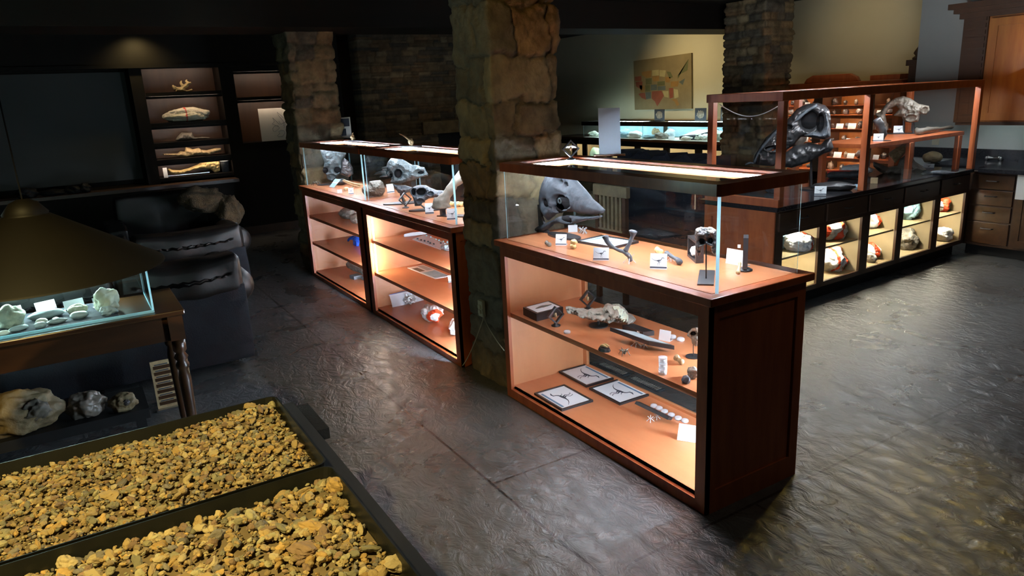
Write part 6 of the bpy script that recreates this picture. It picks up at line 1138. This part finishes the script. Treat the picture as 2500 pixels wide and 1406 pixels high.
# lower shelf with geodes
t = thing('low_shelf', 'low black shelf under the console table', 'shelf', (-2.05, -2.6, 0)); MB().box(-2.20, -1.86, -3.5, -1.79, .27, .32).build('shelf_board', 'blackm', t)
for (x, y) in ((-2.17, -1.83), (-1.89, -1.83), (-2.17, -3.45), (-1.89, -3.45)): MB().box(x-.02, x+.02, y-.02, y+.02, 0, .27).build('leg', 'blackm', t)
def ge(name, a, b_, r, mt, lb, sd, rot=0): 
    q = Z(*px(J_, a, b_), .3205); t = thing(name, lb, 'geode', q); c = q+Vector((-.02, 0, r[2]*.85)); mb = MB(); blob(mb, c, r, .25, 1.7, 4, sd, rotz(rot), flat=.85); mb.build('rind', mt, t, smooth=True); return t, c
q_, c = ge('geode', 1340, 1335, (.045, .060, .045), 'geode', 'smallest brown geode with a round hollow, at the shelf end', 181); mb = MB(); blob(mb, c+Vector((.035, .012, .008)), (.014, .018, .016), .3, 3, 2, 3); mb.build('crystal_hollow', 'bonedark', q_)
ge('quartz_lump', 950, 1400, (.055, .078, .065), 'quartz', 'milky quartz lump, the middle one of three on the low shelf', 182)
t, c = ge('geode', 250, 1560, (.09, .16, .105), 'geode', 'largest pale geode with a brown mouth, on the low shelf', 183); mb = MB(); blob(mb, c+Vector((.07, .07, .02)), (.028, .05, .045), .4, 2, 3, 8); mb.build('crystal_mouth', 'bonetaupe', t, smooth=True)
# chart standing on the floor
Pc = [X(*q, -2.63) for q in ((388, 1006), (460, 1001), (443, 900), (375, 902))]
t = thing('fossil_chart', 'white framed chart of brown striped rows standing behind the table leg', 'chart', (-2.63, Pc[0].y, 0)); ya, yb_ = Pc[0].y, Pc[0].y+.20; zb = 0; zt = .30
mb = MB(); mb.box(-2.64, -2.63, ya, yb_, 0, zt); mb.build('board', 'bonetan', t)
for k in range(7): z0 = .03+k*.037; MB().box(-2.63, -2.628, ya+.012, yb_-.012, z0, z0+.020).build('printed_row', 'table', t); MB().box(-2.628, -2.627, ya+.02, ya+.09, z0+.024, z0+.030).build('printed_scale', 'ink', t)
MB().box(-2.63, -2.60, ya-.01, yb_, 0, .012).build('foot', 'steel', t)
# small case between the sofas (only its lit corner shows)
t = thing('side_table', 'small orange wood side table just past the lamp shade', 'table', (-3.95, -1.75, 0)); q = Z(305, 640, .62)
MB().box(q.x-.5, q.x+.02, q.y-.55, q.y+.09, .585, .61).build('tabletop', 'table', t, bevel=.005)
for (x, y) in ((q.x-.04, q.y+.04), (q.x-.45, q.y+.04), (q.x-.04, q.y-.5), (q.x-.45, q.y-.5)): MB().box(x-.02, x+.02, y-.02, y+.02, 0, .585).build('leg', 'table', t)
MB().obox((q.x-.03, q.y+.02, .625), .05, .05, .03, rotz(.5)).build('lit_glass_corner', M['ledlo'], t) if False else None
t = thing('puck_light', 'small bright white light on the orange side table', 'light', (q.x-.06, q.y+.02, .61)); MB().lathe([(0, 0), (.02, 0), (.02, .012), (0, .012)], (q.x-.06, q.y+.0, .61), 14).build('light_body', 'white', t); MB().lathe([(0, .0), (.014, .0), (.010, .006), (0, .008)], (q.x-.06, q.y+.0, .622), 12).build('bulb', M['ledlo'], t)
# ================================================================ pendant lamp over the trays
lc = Vector(X(95, 668, -.75)); t = thing('pendant_lamp', 'large dark conical metal lamp shade hanging in front of the stone case', 'lamp', (lc.x, lc.y, lc.z)); r_ = .345; top = Vector(X(95, 485, -.75)).z-lc.z
n = 48; pr = [(r_, 0), (r_*.99, .006), (.062, top*.80), (.058, top*.81), (.060, top*.83), (.036, top*.97), (.012, top*1.02)]
vs = [(lc.x+r*math.cos(2*math.pi*j/n), lc.y+r*math.sin(2*math.pi*j/n), lc.z+z) for r, z in pr+[(r_-.008, 0)][::-1] for j in range(n)]
mb = MB(); vs = [(lc.x+r*math.cos(2*math.pi*j/n), lc.y+r*math.sin(2*math.pi*j/n), lc.z+z) for r, z in pr for j in range(n)]; mb.add(vs, [(i*n+j, i*n+(j+1) % n, (i+1)*n+(j+1) % n, (i+1)*n+j) for i in range(len(pr)-1) for j in range(n)]); mb.build('lamp_shade', 'shade', t, smooth=True)
MB().tube([(lc.x, lc.y, lc.z+top), (lc.x, lc.y, CZ)], .0022, 8).build('cord', 'painted_dark', t); MB().lathe([(0, top*.4), (.03, top*.42), (.035, top*.55), (.02, top*.8), (0, top*.8)], lc, 16).build('socket', 'black', t)
# ================================================================ gravel trays
TR = .72; t = thing('tray_table', 'black table carrying the gravel trays', 'table', (-.0, -1.9, 0)); MB().box(-.66, 1.25, -3.4, -1.385, TR-.09, TR-.055).build('tabletop', 'blackm', t)
for (x, y) in ((-.58, -1.46), (1.1, -1.46), (-.58, -3.3), (1.1, -3.3)): MB().box(x-.03, x+.03, y-.03, y+.03, 0, TR-.09).build('leg', 'blackm', t)
b0 = MB(); b0.box(-.70, -.45, -1.62, -1.325, TR-.13, TR-.091); o = b0.build('backing_board', 'leatherb', t)
trays = [(-.626, -.040, -3.2, -1.448), (-.028, .62, -3.2, -1.445)]; TT = .055
for k, (x0, x1, y0, y1) in enumerate(trays):
    t = thing('gravel_tray', ('black plastic tray of tan gravel, the farther of the two', 'black plastic tray of coarser gravel, the nearer of the two')[k], 'tray', ((x0+x1)/2, (y0+y1)/2, TR-TT), group='gravel trays')
    rc = .03; o_ = []; 
    def rr(x0, x1, y0, y1, r): 
        out = []
        for (cx, cy, a0) in ((x1-r, y1-r, 0), (x0+r, y1-r, 90), (x0+r, y0+r, 180), (x1-r, y0+r, 270)):
            for i in range(5): a = math.radians(a0+22.5*i); out.append((cx+r*math.cos(a), cy+r*math.sin(a)))
        return out
    rings = [(rr(x0+.012, x1-.012, y0+.012, y1-.012, rc), TR-TT), (rr(x0, x1, y0, y1, rc), TR), (rr(x0+.004, x1-.004, y0+.004, y1-.004, rc), TR), (rr(x0+.016, x1-.016, y0+.016, y1-.016, rc), TR-TT+.004)]
    n = 20; vs = [(*p, z) for r, z in rings for p in r]; fs = [tuple(range(n))[::-1], tuple(3*n+i for i in range(n))]+[(a*n+i, a*n+(i+1) % n, (a+1)*n+(i+1) % n, (a+1)*n+i) for a in range(3) for i in range(n)]
    mb = MB(); mb.add(vs, fs); mb.build('tray_shell', 'plastic', t)
# pebbles: shapes
R = random.Random(77); PV = []
for s in range(10):
    v, f = ICO[1] if s % 2 else ICO[2]; off = Vector((s*5.1, s*2.2, 1)); rad = (1, R.uniform(.6, .9), R.uniform(.42, .72)); PV.append((np.array([tuple(Vector((p.x*rad[0], p.y*rad[1], p.z*rad[2]))*(1+.42*noise.noise(p*1.1+off)+.2*noise.noise(p*2.6+off))) for p in v]), np.array(f)))
gcol = [(.46, .34, .16), (.40, .29, .13), (.52, .42, .22), (.34, .26, .14), (.26, .24, .15), (.50, .33, .12), (.30, .20, .12), (.42, .38, .22), (.22, .20, .17)]
M['gravel'] = mat('tan_gravel', (1, 1, 1), (.72, .70, .66), .85, 30, bump=.35, bscale=120, attr='tone', dist=.004)
GM = [mat('pebble_%s' % n_, c, tuple(x*.75 for x in c), .85, 60, bump=.35, bscale=150, dist=.004) for n_, c in (('tan', gcol[0]), ('sand', gcol[2]), ('olive', gcol[4]), ('brown', gcol[6]), ('ochre', gcol[5]), ('cream', (.58, .47, .26)))]
GZ = TR-.022
def surf(x, y, k): 
    x0, x1, y0, y1 = trays[k]; e = min(x-x0, x1-x, y1-y); base = TR-.034+.014*noise.noise(Vector((x*5, y*5, k)))+.012*min(1, max(0, (e-.02)/.10))
    if k == 0: base += .018*math.exp(-((x-x0-.06)**2+(y-y1+.08)**2)/.01)
    return base
def rotm(R):
    q = Vector((R.gauss(0, .35), R.gauss(0, .35), 1)).to_track_quat('Z', 'Y').to_matrix(); return np.array(q @ Matrix.Rotation(R.uniform(0, 6.28), 3, 'Z'))
indiv = []
for k, (x0, x1, y0, y1) in enumerate(trays):
    vs = []; fs = []; cs = []; base = 0; ym = -2.62
    # bed under the stones
    gx = np.linspace(x0+.014, x1-.014, 22); gy = np.linspace(ym-.5, y1-.014, 40)
    for a in gx:
        for b_ in gy: vs.append([(a, b_, surf(a, b_, k)-.012)]); cs.append([(.2, .15, .08)])
    fs += [(i*40+j, (i+1)*40+j, (i+1)*40+j+1, i*40+j+1) for i in range(21) for j in range(39)]; base = 880
    dens = 6500 if k == 0 else 4600
    for i in range(dens):
        x = R.uniform(x0+.02, x1-.02); y = R.uniform(ym-.2, y1-.02); s = (.0028+.0075*R.random()**1.8 if k == 0 else .0032+.0105*R.random()**1.6)*(1.7 if R.random() < .05 else 1)
        P_, F = PV[R.randrange(10)]; rt = rotm(R); z = surf(x, y, k)+R.uniform(-.004, .006); Q = (P_*s) @ rt.T+np.array([x, y, z]); vs.append([tuple(q) for q in Q]); c = np.array(R.choice(gcol))*R.uniform(.7, 1.25); cs.append([tuple(c)]*len(Q)); fs += [tuple(t_) for t_ in (F+base)]; base += len(Q)
    V = [q for v in vs for q in v]; Cc = [q for c in cs for q in c]; me = bpy.data.meshes.new('gravel'); lo = ((x0+x1)/2, (y0+y1)/2, TR-TT+.004); me.from_pydata([(q[0]-lo[0], q[1]-lo[1], q[2]-lo[2]) for q in V], [], fs); me.materials.append(M['gravel']); colored(me, np.array(Cc)); o = bpy.data.objects.new('gravel', me); COL.objects.link(o); o.location = lo
    tag(o, ('fine tan gravel filling the farther tray', 'coarse tan gravel filling the nearer tray')[k], 'gravel', kind='stuff')
# the larger stones, each its own object
pm = []
for s in range(8):
    P_, F = PV[s+1 if s < 9 else 0]; me = bpy.data.meshes.new('pebble'); me.from_pydata([tuple(q) for q in P_], [], [tuple(t_) for t_ in F]); pm.append(me)
pg = ('larger stones lying in the farther gravel tray', 'larger stones lying in the nearer gravel tray'); pl = ('thumb sized tan stone lying on the fine gravel of the farther tray', 'thumb sized tan stone lying on the coarse gravel of the nearer tray')
meshes = {}
for i in range(280):
    k = 0 if i % 2 else 1; x0, x1, y0, y1 = trays[k]; x = R.uniform(x0+.03, x1-.03); y = R.uniform(-2.45, y1-.03); s = R.uniform(.011, .017)*(1 if k else .85); a, m_ = R.randrange(8), R.randrange(6)
    if (a, m_) not in meshes: me = pm[a].copy(); me.materials.append(GM[m_]); meshes[a, m_] = me
    o = bpy.data.objects.new('pebble', meshes[a, m_]); COL.objects.link(o); o.location = (x, y, surf(x, y, k)+s*.3); o.scale = (s*R.uniform(.9, 1.5), s, s*.75); o.rotation_euler = (R.gauss(0, .3), R.gauss(0, .3), R.uniform(0, 6.28)); tag(o, pl[k], 'stone', pg[k])
for (a, b_, s, m_, lb) in ((818, 1180, (.026, .020, .022), 'ochre', 'rust orange rock against the far rim of the nearer tray'), (758, 1282, (.030, .019, .013), 'ochre', 'flat orange wedge stone in the middle of the nearer tray'), (740, 1342, (.034, .018, .012), 'brown', 'long flat brown stone in the nearer tray'), (960, 1365, (.026, .021, .014), 'cream', 'pale angular stone near the corner of the nearer tray'), (160, 1362, (.024, .018, .016), 'cream', 'pale rounded stone beside the tray divider'), (265, 1202, (.030, .018, .010), 'tan', 'flat tan slab in the farther tray'), (610, 990, (.026, .016, .011), 'tan', 'flat tan stone high in the far corner of the farther tray')):
    k = 1 if b_ > 1150 and a > 100 and lb.find('nearer') > 0 or 'divider' in lb else 0; q = Z(a, b_, TR-.012); mt = [m for m in GM if m_ in m.name][0]; mb = MB(); blob(mb, (0, 0, 0), s, .45, 1.2, 2, hash(lb) % 7 if False else len(lb), rotz(.6)); o = mb.build('stone', mt, loc=(0, 0, 0)); o.location = (q.x, q.y, surf(q.x, q.y, k)+s[2]*.7); tag(o, lb, 'stone')
# dog-bone ornament on the kitchen worktop
q = Z(2425, 392, .822); mb = MB(); bone(mb, [q+Vector((-.06, 0, .03)), q+Vector((0, 0, .024)), q+Vector((.06, 0, .03))], [.018, .008, .018], nz=.2); blob(mb, q+Vector((-.065, 0, .02)), (.015, .015, .02), .1, 1, 2); blob(mb, q+Vector((.065, 0, .02)), (.015, .015, .02), .1, 1, 2); solo(mb, 'metal_bone', 'steel', 'shiny metal bone shaped ornament on the black worktop', 'ornament')
